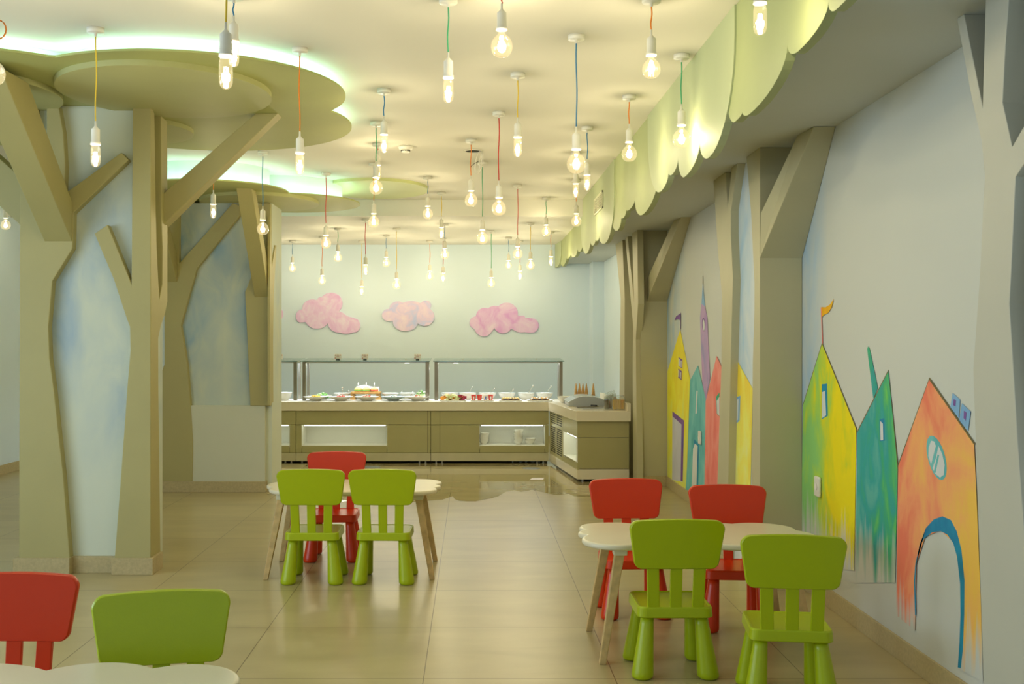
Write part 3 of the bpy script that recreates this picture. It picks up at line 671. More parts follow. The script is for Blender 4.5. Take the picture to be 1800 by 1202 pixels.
PEND = [
 (788, -3, 181, 'green', 'T', 'tubular bulb on a green cord, its rose at the top edge of the picture'),
 (882, -20, 101, 'red', 'G', 'large globe bulb on a red cord cut by the top edge of the picture'),
 (1013, 62, 305, 'blue', 'G', 'globe bulb on a very long blue cord near the valance'),
 (1145, -4, 138, 'orange', 'S', 'globe bulb on an orange cord cut by the top edge, left of the valance'),
 (1198, 96, 260, 'green', 'G', 'globe bulb on a green cord hanging right against the valance'),
 (1106, 168, 284, 'orange', 'G', 'globe bulb on a short orange cord with a whole white rose near the valance'),
 (910, 129, 276, 'yellow', 'T', 'tubular bulb on a yellow cord right of the ceiling hole'),
 (877, 197, 379, 'red', 'G', 'globe bulb on a long red cord right of the ceiling hole'),
 (675, 157, 269, 'blue', 'T', 'tubular bulb on a blue cord left of the smoke detector'),
 (661, 215, 342, 'green', 'G', 'globe bulb on a green cord in front of the light green ceiling disc'),
 (828, 245, 363, 'orange', 'G', 'globe bulb on an orange cord in front of the ceiling hole'),
 (664, 252, 316, 'red', 'T', 'tubular bulb on a short red cord half hidden behind a globe'),
 (657, 287, 400, 'orange', 'G', 'globe bulb on an orange cord below the light green ceiling disc'),
 (848, 285, 429, 'green', 'G', 'globe bulb on a long green cord beyond the ceiling hole'),
 (752, 311, 385, 'blue', 'G', 'globe bulb on a blue cord at the right tip of the ceiling disc'),
 (776, 338, 419, 'yellow', 'T', 'tubular bulb on a yellow cord just in front of the ceiling beam'),
 (1032, 223, 335, 'blue', 'T', 'tubular bulb on a blue cord close behind the long blue cord lamp'),
 (1012, 268, 347, 'orange', 'T', 'tubular bulb on an orange cord directly below the long blue cord globe'),
 (1013, 315, 398, 'orange', 'G', 'globe bulb on an orange cord left of the air grille'),
 (960, 347, 415, 'green', 'G', 'globe bulb on a short green cord at the beam beside the valance'),
 (910, 325, 455, 'red', 'G', 'globe bulb on a red cord in front of the beam, right of centre'),
 (573, 304, 437, 'red', 'G', 'globe bulb on a red cord right of the smaller canopy'),
 (527, 85, 307, 'orange', 'T', 'tubular bulb on an orange cord right in front of the large canopy'),
 (168, 50, 294, 'yellow', 'T', 'tubular bulb on a long yellow cord in front of the nearer column'),
 (462, 266, 413, 'blue', 'G', 'globe bulb on a blue cord in front of the farther column'),
 (10, 334, 404, 'red', 'G', 'globe bulb on a red cord at the left edge beyond the nearer column'),
]
for p in PEND: pendant(*p[:5], p[5])
pendant(397, 0, 157, 'yellow', 'T', 'big tubular bulb on a yellow cord nearest the camera over the large canopy', d=3.6)
pendant(411, 0, 118, 'blue', 'T', 'tubular bulb on a blue cord right behind the near yellow cord lamp', d=4.7)
pendant(375, 0, 384, 'orange', 'T', 'tubular bulb on an orange cord between the two tree columns', d=8.45)
pendant(1336, 0, 62, 'green', 'T', 'tubular bulb at the top right in front of the valance', d=3.75)
pendant(-12, 0, 150, 'orange', 'G', 'globe bulb with a looped orange cord cut by the left edge', d=4.35)
FAR = [
 (514, 428, 478, 'blue', 'G', 'globe on a blue cord close to the back wall beside the farther column'),
 (566, 416, 500, 'orange', 'G', 'globe on an orange cord above the leftmost pink cloud'),
 (594, 401, 460, 'green', 'G', 'globe on a green cord left of the two red and yellow tubular lamps'),
 (642.5, 385, 483, 'red', 'T', 'tubular bulb on a dark red cord just behind the beam'),
 (636, 428, 518, 'yellow', 'T', 'tubular bulb on a yellow cord hanging lowest, near the back wall'),
 (679, 413, 469, 'blue', 'G', 'globe on a short blue cord above the middle cloud, left side'),
 (697, 401, 508, 'yellow', 'G', 'globe on a long yellow cord above the middle cloud'),
 (755.5, 423, 492, 'orange', 'G', 'globe on an orange cord above the right end of the middle cloud'),
 (782, 393, 455, 'blue', 'G', 'globe on a blue cord just behind the beam at mid room'),
 (779, 418, 495, 'red', 'T', 'tubular bulb on a red cord below a globe at mid room'),
 (863.5, 405, 505, 'green', 'G', 'globe on a long green cord above the rightmost cloud'),
 (894, 417, 472, 'blue', 'S', 'small globe on a blue cord above the right end of the rightmost cloud'),
 (914, 429, 491, 'red', 'T', 'tubular bulb on a red cord nearest the back wall, above the rightmost cloud'),
 (932.5, 392, 474, 'yellow', 'G', 'globe on a yellow cord near the far end of the valance'),
 (968.5, 407, 467, 'orange', 'T', 'tubular bulb on an orange cord against the last valance panels'),
]
for p in FAR: pendant(*p[:5], 'rear ' + p[5], zc=ZF)
pendant(20, 0, 453, 'yellow', 'T', 'rear tubular bulb on a yellow cord at the left edge', zc=ZF, d=11.75)
pendant(208, 0, 400, 'green', 'G', 'added unseen globe bulb on a green cord behind the nearer column, brightening the left bay', zc=ZC, d=10.9)  # extra lamp, added out of sight to light the left bay
# looped orange slack of the lamp at the left edge
p0 = on_y(2, 52, 4.35)
bm = N(); tube(bm, [p0 + Vector((0.038 * math.cos(a * PI / 9) - .018, 0, 0.040 * math.sin(a * PI / 9))) for a in range(-8, 10)], 0.0033, 6)
cc = Vector(p0); bmesh.ops.translate(bm, verts=bm.verts, vec=-cc); o = link('cord_loop', bm, 'cord_orange', smooth=True); o.location = cc
tag(o, 'loop of slack orange lamp cord at the left edge', 'cord')

# smoke detector, ceiling hole
p = on_z(713, 257, ZC)
t = thing('smoke_detector', 'round white smoke detector on the ceiling between the lamps', 'smoke detector', p)
bm = N(); lathe(bm, [(0, 0), (0.058, 0), (0.058, -0.010), (0.052, -0.022), (0.036, -0.028), (0, -0.028)], 32); link('housing', bm, 'white_plastic', t, smooth=True)
bm = N(); lathe(bm, [(0, -0.027), (0.036, -0.028), (0.032, -0.046), (0.026, -0.050), (0, -0.050)], 32); link('sensor', bm, 'white_plastic', t, smooth=True)
bm = N()
for k in range(-4, 12):
    a = 2 * PI * k / 16 ; box(bm, -0.004, 0.004, -0.0365, -0.031, -0.040, -0.033); bmesh.ops.rotate(bm, verts=bm.verts[-8:] if False else [v for v in list(bm.verts)[-8:]], cent=(0, 0, 0), matrix=Matrix.Rotation(a, 3, 'Z'))
link('slots', bm, 'black', t)
p = on_z(832, 265, ZC)
t = thing('ceiling_hole', 'open round hole in the ceiling with loose white cables hanging out', 'hole', p)
bm = N(); lathe(bm, [(0, -0.0015), (0.066, -0.0015), (0.066, -0.001), (0, -0.001)], 32); link('opening', bm, 'hole', t)
bm = N(); lathe(bm, [(0.064, -0.001), (0.064, -0.006), (0.078, -0.005), (0.079, -0.001)], 32); link('ring', bm, 'ceiling', t)
for k, (dx, w, h_) in enumerate(((0.035, .022, .155), (0.042, .03, .168), (0.05, .012, .14))):
    bm = N(); tube(bm, [(dx + .02 + w * math.cos(a) - w * .6 * (1 - math.sin(a)), .0 + .01 * k, -h_ * .55 * (1 - math.sin(a))) for a in [PI / 2 - i * 2 * PI / 16 for i in range(17)]], 0.0028, 6); link('cable', bm, 'white_plastic', t, smooth=True)
bm = N(); tube(bm, [(0.04, 0, -.085), (.01, 0, -.10), (-.015, 0, -.12), (-.02, 0, -.135)], 0.0022, 6); o = link('cable', bm, 'black', t); o['label'] = 'black stub of cable'

# ------------------------------------------------------------------ children's chairs
def rrect(w, h, r, n=6, wb=None):
    """rounded rectangle, centred; wb = bottom width for a trapezoid"""
    wb = wb or w; out = []
    for (cx, cy, a0, ww) in ((1, 1, 0, w), (-1, 1, 90, w), (-1, -1, 180, wb), (1, -1, 270, wb)):
        for i in range(n + 1):
            a = math.radians(a0 + 90 * i / n); out.append((cx * (ww / 2 - r) + r * math.cos(a), cy * (h / 2 - r) + r * math.sin(a)))
    return out
def seat_bm(bm):   # shallow tray seat with a thick skirt, front at +y
    o = rrect(0.315, 0.305, 0.035, 7); 
    def ring(k, z): return [bm.verts.new((x * k, y * k, z)) for x, y in o]
    R = [ring(0.97, 0.252), ring(1.0, 0.256), ring(0.985, 0.292), ring(0.965, 0.2985), ring(0.93, 0.2985), ring(0.90, 0.295)]
    n = len(o)
    for a, b in zip(R, R[1:]):
        for i in range(n): bm.faces.new((a[i], a[(i + 1) % n], b[(i + 1) % n], b[i]))
    bm.faces.new(R[0][::-1]); bm.faces.new(R[-1])
def back_bm(bm):   # wide rounded plate, slightly curved and leaning back (-y side)
    o = rrect(0.392, 0.200, 0.034, 8, wb=0.352); m = len(o) // 4
    def span(a, b): return [(a[0] + (b[0] - a[0]) * k / 8, a[1] + (b[1] - a[1]) * k / 8) for k in range(1, 8)]
    q = [o[k * m:(k + 1) * m] for k in range(4)]
    o = q[0] + span(q[0][-1], q[1][0]) + q[1] + q[2] + span(q[2][-1], q[3][0]) + q[3]; n = len(o)
    o = [(x, y + (0.010 * max(0, 1 - (x / 0.196) ** 2) if y > 0 else 0)) for x, y in o]
    def pt(x, y, off): return (x, -0.158 - (y + 0.10) * 0.12 + off + 0.15 * x * x, 0.560 + y)
    rings = []
    for k, off in ((0.975, -0.013), (1.0, -0.009), (1.0, 0.009), (0.975, 0.013)):
        rings.append([bm.verts.new(pt(x * k, y * k, off)) for x, y in o])
    for a, b in zip(rings, rings[1:]):
        for i in range(n): bm.faces.new((a[i], a[(i + 1) % n], b[(i + 1) % n], b[i]))
    for rg in (rings[0], rings[-1]):
        for i in range(n // 2 - 1):
            f = bm.faces.new((rg[i], rg[i + 1], rg[n - 2 - i], rg[n - 1 - i]))
    for f in bm.faces: f.smooth = True
    for rg in (rings[0], rings[-1]):
        for i in range(n):
            e = bm.edges.get((rg[i], rg[(i + 1) % n]))
            if e: e.smooth = False
def slat_bm(sx):
    def f(bm):
        z0, z1 = 0.285, 0.475; y0, y1 = -0.138, -0.158
        pts = [(-.0245, .0085), (.0245, .0085), (.0245, -.0085), (-.0245, -.0085)]
        a = [bm.verts.new((sx * .092 + x, y0 + y, z0)) for x, y in pts]; b = [bm.verts.new((sx * .097 + x * 1.02, y1 + y + 0.15 * (sx * .095) ** 2, z1)) for x, y in pts]
        for i in range(4): bm.faces.new((a[i], a[(i + 1) % 4], b[(i + 1) % 4], b[i]))
        bm.faces.new(a[::-1]); bm.faces.new(b)
    return f
def leg_bm(sx, sy):
    def f(bm):
        prof = [(0.0, 0.0), (0.034, 0.0), (0.042, 0.006), (0.0455, 0.014), (0.0445, 0.03), (0.036, 0.13), (0.029, 0.22), (0.027, 0.256), (0, 0.256)]
        lathe(bm, prof, 28)
        for v in bm.verts:
            k = 1 - v.co.z / 0.256; v.co.x += sx * (0.112 + 0.026 * k); v.co.y += sy * (0.108 + 0.026 * k)
    return f
def chair(color, label, x, y, rz):
    m = color + '_plastic'; nm = 'childrens_chair'
    t = thing(nm, label, 'chair', (x, y, 0), rz, color + " children's chairs around the cloud tables")
    o = kid('seat', mesh_of('seat' + color, seat_bm, m, False), t); o.modifiers.new('b', 'BEVEL').width = 0.002
    o = kid('backrest', mesh_of('back' + color, back_bm, m, True), t)
    for s in (-1, 0, 1):
        o = kid('slat', mesh_of('slat%d' % s + color, slat_bm(s), m, False), t); b = o.modifiers.new('b', 'BEVEL'); b.width = 0.003; b.segments = 2
    for s in (-1, 1):
        for q in (-1, 1): kid('leg', mesh_of('leg%d%d' % (s, q) + color, leg_bm(s, q), m), t)
    return t
# chairs are modelled facing +y (away from the camera)
chair('green', 'green chair, left one in front of the middle cloud table, back to the camera', -0.925, 6.37, 0.0)
chair('green', 'green chair, right one in front of the middle cloud table, back to the camera', -0.510, 6.37, -0.03)
chair('red', 'red chair behind the middle cloud table facing the camera', -0.895, 7.00, PI + 0.02)
chair('green', 'green chair, left one at the near side of the right hand cloud table', 0.845, 4.63, 0.0)
chair('green', 'green chair, right one at the near side of the cloud table by the mural', 1.240, 4.27, -0.13)
chair('red', 'red chair, left one behind the right hand cloud table', 0.825, 5.59, PI + 0.04)
chair('red', 'red chair, right one behind the right hand cloud table near the forked wall tree', 1.29, 5.34, PI - 0.06)
chair('red', 'red chair at the bottom left, cut by the left edge of the picture', -1.44, 3.24, PI - 0.02)
chair('green', 'green chair turned slightly at the bottom left table', -0.872, 3.00, PI + 0.22)

# ------------------------------------------------------------------ cloud tables
CL = [(-.385, -.140, .150, .155), (-.15, -.09, .20, .22), (.20, -.09, .27, .215), (.37, -.04, .17, .17), (.33, .13, .165, .16), (.05, .08, .30, .23), (-.36, .17, .155, .13), (-.43, .03, .105, .09), (-.2, 0, .3, .2)]
def cloud_table(label, x, y, rz, legs):
    t = thing('cloud_table', label, 'table', (x, y, 0), rz, "cloud shaped children's tables")
    o = union_outline(CL, (0, 0), 180); z = 0.52; R = []
    bm = N()
    for k, zz in ((0.975, z - .026), (0.99, z - .024), (1.0, z - .018), (1.0, z - .007), (0.99, z - .001), (0.975, z)): R.append([bm.verts.new((px * k, py * k, zz)) for px, py in o])
    n = len(o)
    for a, b in zip(R, R[1:]):
        for i in range(n): f = bm.faces.new((a[i], a[(i + 1) % n], b[(i + 1) % n], b[i])); f.smooth = True
    bm.faces.new(R[0][::-1]); bm.faces.new(R[-1]); link('tabletop', bm, 'cream_top', t)
    for sx in (-1, 1):
        for sy in (-1, 1):
            fx, fy = legs; bx, by = sx * (fx - .085), sy * (fy - .06); tx, ty = sx * fx, sy * fy
            bm = N(); h = .0185
            a = [bm.verts.new((bx + u * h * 1.15, by + v * h * 1.15, .485)) for u, v in ((-1, -1), (1, -1), (1, 1), (-1, 1))]
            b = [bm.verts.new((tx + u * h * .8, ty + v * h * .8, 0)) for u, v in ((-1, -1), (1, -1), (1, 1), (-1, 1))]
            for i in range(4): bm.faces.new((a[i], a[(i + 1) % 4], b[(i + 1) % 4], b[i]))
            bm.faces.new(a); bm.faces.new(b[::-1]); lg = link('leg', bm, 'ply', t, bevel=.003)
            bm = N(); box(bm, bx - .03, bx + .03, by - .027, by + .027, .462, .4935); link('bracket', bm, 'bracket', lg, bevel=.004)
    return t
cloud_table('cream cloud shaped table with wooden legs in the middle of the room', -0.725, 6.63, PI, (0.49, 0.27))
cloud_table('cream cloud shaped table with wooden legs beside the mural wall', 1.025, 4.965, 0.0, (0.46, 0.27))
cloud_table('cream cloud shaped table cut by the bottom left corner of the picture', -1.14, 2.66, PI, (0.47, 0.26))

# ------------------------------------------------------------------ buffet: cabinets, worktop, sneeze guards
DF = 12.37; SC = DF / F
ZT = 0.711; ZL = 0.607
def cabinet(label, x0, x1, niche=None, splits=(), depth=0.6):
    t = thing('buffet_cabinet', label, 'cabinet', ((x0 + x1) / 2, DF, 0), 0, 'olive buffet cabinets in a row'); ox = (x0 + x1) / 2
    g = .002
    def pan(a, b, z0, z1, name='panel', m='counter_panel'):
        bm = N(); box(bm, a - ox + g, b - ox - g, 0, .02, z0 + g, z1 - g); return link(name, bm, m, t, bevel=.0015)
    if niche:
        n0, n1 = niche
        pan(x0, n0, .125, .444); pan(n1, x1, .125, .444); pan(n0, n1, .125, .206); pan(x0, x1, .446, ZL)
        bm = N()
        a, b = n0 - ox, n1 - ox
        box(bm, a - .015, a, .001, .34, .206, .444); box(bm, b, b + .015, .001, .34, .206, .444); box(bm, a, b, .001, .34, .190, .212); box(bm, a, b, .02, .34, .440, .46); box(bm, a, b, .34, .36, .206, .444)
        link('niche', bm, 'niche_white', t)
        bm = N(); box(bm, a + .02, b - .02, .03, .045, .434, .4395); link('niche_light', bm, 'niche_led', t)
        bm = N(); box(bm, x0 - ox, x1 - ox, .37, depth, .125, ZL); link('carcass', bm, 'counter_panel', t)
    else:
        pan(x0, x1, .125, .444); pan(x0, x1, .446, ZL); bm = N(); box(bm, x0 - ox, x1 - ox, .021, depth, .125, ZL); link('carcass', bm, 'counter_panel', t)
    pan(x0, x1, .03, .125, 'toe_board', 'toe')
    bm = N(); box(bm, x0 - ox, x1 - ox, .26, .56, 0, .124); link('shade_block', bm, 'black', t)  # black block added as the deep shade under the cabinet
    for fx in (x0 + .06, x0 + .13, x1 - .13, x1 - .06):
        bm = N(); lathe(bm, [(0, 0), (.018, 0), (.018, .006), (.011, .009), (.011, .04), (0, .04)], 14, (fx - ox, .06, 0)); link('foot', bm, 'steel', t)
    for k in splits:   # narrow stile joints
        bm = N(); box(bm, k - ox - .0015, k - ox + .0015, -.0006, .004, .125, ZL); link('joint', bm, 'dark_slot', t)
    return t
cabinet('olive buffet cabinet on the left, mostly hidden by the farther column', -3.55, -2.017, (-3.2, -2.09), ())
cabinet('olive buffet cabinet with an empty lit niche, behind the middle table', -2.015, -.476, (-1.95, -.975), (-.51,))
cabinet('olive buffet cabinet with white bowls in its lit niche', -.474, .878, (.0845, .832), (-.37,))
# corner cabinet, side slanting toward the camera
P0 = Vector((.885, 12.37, 0)); P1 = Vector((1.045, 10.74, 0)); eu = (P1 - P0); LU = eu.length; eu.normalize(); en = Vector((-eu.y, eu.x, 0)) * 1.0
if en.x < 0: en = -en       # en points into the cabinet (+x)
t = thing('corner_cabinet', 'olive end cabinet of the buffet with slatted vents on its slanted side', 'cabinet', (0, 0, 0))
def sbox(bm, u0, u1, z0, z1, d0, d1):
    pts = [P0 + eu * (u * LU) + en * dd for u, dd in ((u0, d0), (u1, d0), (u1, d1), (u0, d1))]
    prism(bm, [Vector((p.x, p.y, z0)) for p in pts], (0, 0, z1 - z0)); return bm
link('end_panel', box(N(), 1.05, 1.56, 10.74, 10.76, .135, .442), 'counter_panel', t, bevel=.0015)
link('end_panel', box(N(), 1.05, 1.56, 10.74, 10.76, .446, ZL), 'counter_panel', t, bevel=.0015)
bm = N(); sbox(bm, .0, .515, .125, ZL, 0, .02); link('vent_panel', bm, 'counter_panel', t)
bm = N()
for (a, b, z0, z1, n) in ((.05, .24, .49, .585, 5), (.29, .48, .49, .585, 5), (.05, .24, .17, .44, 13), (.29, .48, .17, .44, 13)):
    for i in range(n): zz = z0 + (z1 - z0) * i / (n - 1); sbox(bm, a, b, zz - .006, zz + .006, -.0012, .003)
link('vent_slots', bm, 'dark_slot', t)
bm = N(); sbox(bm, .52, 1.0, .446, ZL, 0, .02); link('side_panel', bm, 'counter_panel', t)
bm = N(); sbox(bm, .52, 1.0, .125, .196, 0, .02); link('side_panel', bm, 'counter_panel', t)
bm = N(); sbox(bm, .52, .545, .196, .446, 0, .02); sbox(bm, .97, .995, .196, .446, 0, .02); sbox(bm, .545, .97, .18, .2, .0, .3); sbox(bm, .545, .97, .2, .44, .3, .32); sbox(bm, .53, .545, .2, .44, .02, .3); sbox(bm, .97, .985, .2, .44, .02, .3); sbox(bm, .545, .97, .436, .446, .02, .3)
link('niche', bm, 'niche_white', t)
bm = N(); sbox(bm, .57, .95, .4285, .4355, .03, .045); link('niche_light', bm, 'niche_led', t)
bm = N(); sbox(bm, 0, 1.0, .03, .125, 0.0, .02); box(bm, 1.05, 1.56, 10.742, 10.76, .03, .130); link('toe_board', bm, 'counter_top', t)
bm = N(); prism(bm, [(.98, 12.6, 0), (1.13, 10.9, 0), (1.52, 10.9, 0), (1.52, 12.6, 0)], (0, 0, .12)); link('shade_block', bm, 'black', t)  # black filler standing for shade beneath the corner cabinet
link('rear_panel', box(N(), 1.54, 1.56, 10.77, 12.9, .03, ZL), 'counter_panel', t)
for (fx, fy) in ((1.11, 10.84), (1.48, 10.84), (1.06, 11.3), (1.48, 11.8)):
    bm = N(); lathe(bm, [(0, 0), (.02, 0), (.02, .006), (.012, .01), (.012, .04), (0, .04)], 14, (fx, fy, 0)); link('foot', bm, 'steel', t)
# worktop
top = [(-3.58, 12.34), (.868, 12.34), (1.03, 10.70), (1.572, 10.70), (1.572, 13.0), (-3.58, 13.0)]
t = thing('worktop', 'long cream worktop of the buffet with a raised edge at its right end', 'worktop', (0, 0, 0))
bm = N(); prism(bm, [(x, y, ZL + .001) for x, y in top], (0, 0, ZT - ZL - .001)); link('slab', bm, 'counter_top', t, bevel=.004)
bm = N(); box(bm, 1.535, 1.572, 10.70, 13.0, ZT, ZT + .075); link('raised_edge', bm, 'counter_top', t, bevel=.003)
bm = N(); prism(bm, [(1.0, 12.3, ZT + .0004), (1.12, 11.0, ZT + .0004), (1.50, 11.0, ZT + .0004), (1.50, 12.3, ZT + .0004)], (0, 0, .002)); link('steel_inset', bm, 'steel', t)
bm = N(); prism(bm, [(-3.5, 12.46, ZT + .0004), (.95, 12.46, ZT + .0004), (.95, 12.92, ZT + .0004), (-3.5, 12.92, ZT + .0004)], (0, 0, .0015)); link('cold_plate', bm, 'cream', t)
def guard(label, x0, x1, lamp):
    cx = (x0 + x1) / 2; w = (x1 - x0) / 2
    t = thing('sneeze_guard', label, 'sneeze guard', (cx, 12.7, ZT), 0, 'glass sneeze guards over the food')
    for s in (-1, 1):
        bm = N(); xx = s * (w - .035)
        box(bm, xx - .02, xx + .02, -.10, -.06, 0, .452); link('post', bm, 'dark_steel', t, bevel=.003)
        bm = N(); box(bm, xx - .016, xx + .016, .21, .24, .002, .46); link('post', bm, 'steel', t, bevel=.003)
        bm = N(); box(bm, xx - .014, xx + .014, -.06, .22, .436, .452); link('arm', bm, 'steel', t)
    bm = N(); prism(bm, [(-w, -.15, .455), (w, -.15, .455), (w, .45, .478), (-w, .45, .478)], (0, 0, .008)); link('glass_shelf', bm, 'shelf_glass', t)
    bm = N(); box(bm, -w, w, -.153, -.150, .455, .463); link('glass_edge', bm, 'glass_edge', t)
    bm = N(); box(bm, -w + .05, w - .05, -.09, -.055, .436, .452); link('light_rail', bm, 'steel', t)
    bm = N(); lathe(bm, [(0, .4345), (.03, .4345), (.03, .437), (0, .437)], 16, (lamp - cx, -.072, 0), sx=1); link('spot', bm, 'spot', t)
    bm = N(); box(bm, -w + .05, w - .05, .236, .242, .004, .455); link('back_glass', bm, 'back_glass', t)
    for u in (-.5, .5):
        l = bpy.data.lights.new('rail_light', 'AREA'); l.shape = 'RECTANGLE'; l.size = w * .9; l.size_y = .03; l.energy = 6.0; l.color = (.84, .93, 1.0)
        lo = bpy.data.objects.new('rail_light', l); COL.objects.link(lo); lo.parent = t; lo.location = (u * w, -.072, .433)
    for xx in (-w * .55, w * .6):
        bm = N(); lathe(bm, [(0, 0), (.012, 0), (.01, .006), (0, .008)], 12, (xx, .2, .474)); link('fixing', bm, 'steel', t)
    return t
guard('glass sneeze guard beside the farther column, its left part hidden', -3.5, -2.03, -2.5)
guard('middle glass sneeze guard, over the salad plates', -1.995, -.49, -.76)
guard('right hand glass sneeze guard, over the desserts', -.455, 1.07, -.19)

# table-tent cards on the glass shelves
def tent(px, label):
    X = (px - CX) * 12.75 / F; t = thing('card_stand', label, 'card', (X, 12.75, ZT + .4725), 0, 'small cards standing on the glass shelf')
    bm = N(); box(bm, -.04, .04, 0, .004, .004, .068); link('card', bm, 'card', t)
    bm = N(); box(bm, -.02, .02, -.018, .02, -.001, .012); link('base', bm, 'black', t)
    bm = N()
    for x, z, w in ((-.03, .055, .006), (0, .058, .004), (.03, .055, .006), (-.03, .02, .008)): box(bm, x - w, x + w, -.0008, 0, z - .004, z + .004)
    for z in (.046, .038): box(bm, -.015, .015, -.0008, 0, z - .001, z + .001)
    link('print', bm, 'print_red', t)
tent(594, 'white card on the glass shelf above the corn and greens'); tent(641.5, 'white card on the glass shelf above the sandwich board'); tent(734, 'white card on the glass shelf nearest the middle posts'); tent(491, 'white card on the glass shelf beside the column edge')

# ------------------------------------------------------------------ dishes and food
def cX(px, d): return (px - CX) * d / F
PLATE = [(0, 0), (.06, 0), (.062, .006), (.07, .012), (.11, .03), (.145, .044), (.148, .048), (.144, .049), (.10, .034), (.06, .018), (0, .016)]
BOWL = [(0, 0), (.05, 0), (.052, .006), (.075, .025), (.095, .055), (.101, .078), (.103, .08), (.098, .08), (.09, .056), (.068, .028), (0, .014)]
def dish(name, prof, m, label, cat, x, y, z, s=1.0, sz=1.0, group=None):
    bm = N(); lathe(bm, [(r * s, h * sz) for r, h in prof], 32); o = link(name, bm, m, smooth=True); o.location = (x, y, z); return tag(o, label, cat, group)
def pile(name, label, x, y, z, r, h, ms, n, seed, piece=.012, sz=(1, 1, 1)):
    rr = random.Random(seed); bm = N()
    blob(bm, (0, 0, 0), r * .82, 0, (1, 1, h / r * .9), 2)
    for i in range(n):
        a = rr.uniform(0, 2 * PI); q = r * math.sqrt(rr.uniform(0, 1)); zz = h * (1 - (q / r) ** 2) * rr.uniform(.8, 1.1)
        blob(bm, (q * math.cos(a), q * math.sin(a), zz), piece * rr.uniform(.7, 1.3), rr.randrange(len(ms)), (sz[0] * rr.uniform(.7, 1.3), sz[1] * rr.uniform(.7, 1.3), sz[2] * rr.uniform(.5, 1.0)), 1, a)
    for v in bm.verts: v.co.z = max(v.co.z, 0)
    o = link(name, bm, None, mats=ms, recalc=False); o.location = (x, y, z)
    return tag(o, label, 'food', kind='stuff')
ZW = ZT + .002
FP = [(554.6, 'corn', ['corn', 'corn'], 'mound of yellow corn on the leftmost front plate', 'white plate of corn, leftmost in the front row', 'porcelain'),
      (598.7, 'tomato_salad', ['tomato', 'cream', 'pink_food'], 'red and white tomato salad on the second front plate', 'white plate of tomato salad, second in the front row', 'porcelain'),
      (644.6, 'pasta_salad', ['pink_food', 'cream', 'tomato'], 'pink mixed salad on the front plate below the sandwich board', 'white plate of pink salad, below the sandwich board', 'porcelain'),
      (691.5, 'olive_salad', ['cream', 'blue_porcelain'], 'pale food and tongs on the bluish plate', 'bluish grey plate, only one of its colour', 'blue_porcelain'),
      (733.6, 'cabbage_salad', ['pink_food', 'cream', 'pink_food'], 'pink and white salad on the rightmost front plate', 'white plate of pink salad, rightmost in the front row', 'porcelain')]
for i, (px, nm, ms, lf, lp, pm) in enumerate(FP):
    y = 12.545; x = cX(px, y); dish('serving_plate', PLATE, pm, lp, 'plate', x, y, ZW, .97, 1.0, 'serving plates in front on the buffet')
    pile(nm, lf, x, y, ZW + .022, .085, .042, ms, 60, i + 3, .010)
y = 12.72
dish('serving_bowl', PLATE, 'porcelain', 'white dish of green leaves behind the corn plate', 'dish', cX(567, 12.82), 12.82, ZW, .75, 1.0)
pile('green_leaves', 'fresh green salad leaves behind the corn plate', cX(567, 12.82), 12.82, ZW + .022, .09, .055, ['lettuce', 'lettuce_pale', 'cream'], 60, 11, .016, (1.3, 1, .5))
dish('serving_bowl', PLATE, 'porcelain', 'wide white dish left of the sandwich board, in the back row', 'dish', cX(602, 12.82), 12.82, ZW, .7, 1.6)
dish('serving_bowl', PLATE, 'porcelain', 'wide white dish right of the sandwich board, in the back row', 'dish', cX(686, 12.82), 12.82, ZW, .7, 1.6)
dish('serving_bowl', PLATE, 'porcelain', 'wide white dish holding a spoon, behind the bluish plate', 'dish', cX(716, 12.83), 12.83, ZW, .65, 1.6)
pile('spring_greens', 'pale green shredded leaves behind the rightmost salad plate', cX(741, 12.64), 12.71, ZW + .02, .07, .085, ['lettuce_pale', 'cream', 'lettuce'], 50, 21, .014, (1.8, .5, .6))
# sandwich board
t = thing('wooden_board', 'raised wooden serving board on block feet with sandwiches on it', 'serving board', (cX(643.5, 12.79), 12.79, ZW))
link('board', box(N(), -.175, .175, -.085, .10, .068, .092), 'board_wood', t, bevel=.004)
for s in (-1, 1): bm = N(); prism(bm, [(s * .15 - .035, -.08, 0), (s * .15 + .035, -.08, 0), (s * .15 + .012, -.08, .068), (s * .15 - .022, -.08, .068)], (0, .16, 0)); link('foot', bm, 'board_wood', t)
for i, dx in enumerate((-.09, .005, .10)):
    q = thing('sandwich', ['small round sandwich on the wooden board, left one', 'small round sandwich on the wooden board, middle one', 'small round sandwich on the wooden board, right one'][i], 'sandwich', (cX(643.5, 12.79) + dx, 12.77, ZW + .092), 0, 'sandwiches on the wooden board')
    bm = N(); lathe(bm, [(0, .001), (.045, .001), (.048, .008), (.045, .014), (0, .014)], 20); link('bread_base', bm, 'bread', q, smooth=True)
    bm = N(); lathe(bm, [(0, .014), (.05, .014), (.052, .018), (.05, .022), (0, .022)], 20); link('filling', bm, 'lettuce' if i != 2 else 'tomato', q)
    bm = N(); lathe(bm, [(0, .022), (.046, .022), (.048, .030), (.038, .044), (.02, .05), (0, .051)], 20); link('bread_top', bm, 'bread', q, smooth=True)
    bm = N(); tube(bm, [(0, 0, .045), (0, 0, .10)], .0022, 6); box(bm, -.006, .006, -.002, .002, .085, .108); link('pick', bm, 'cream', q)
bm = N(); prism(bm, [(-.13, 0, 0), (.15, 0, 0), (.15, 0, .055), (.08, 0, .05), (-.02, 0, .078), (-.12, 0, .06)], (0, .04, 0)); o = link('paper_bag', bm, 'cream'); o.location = (cX(643.5, 12.79), 12.835, ZW + .093); tag(o, 'folded white paper behind the sandwiches on the wooden board', 'paper')
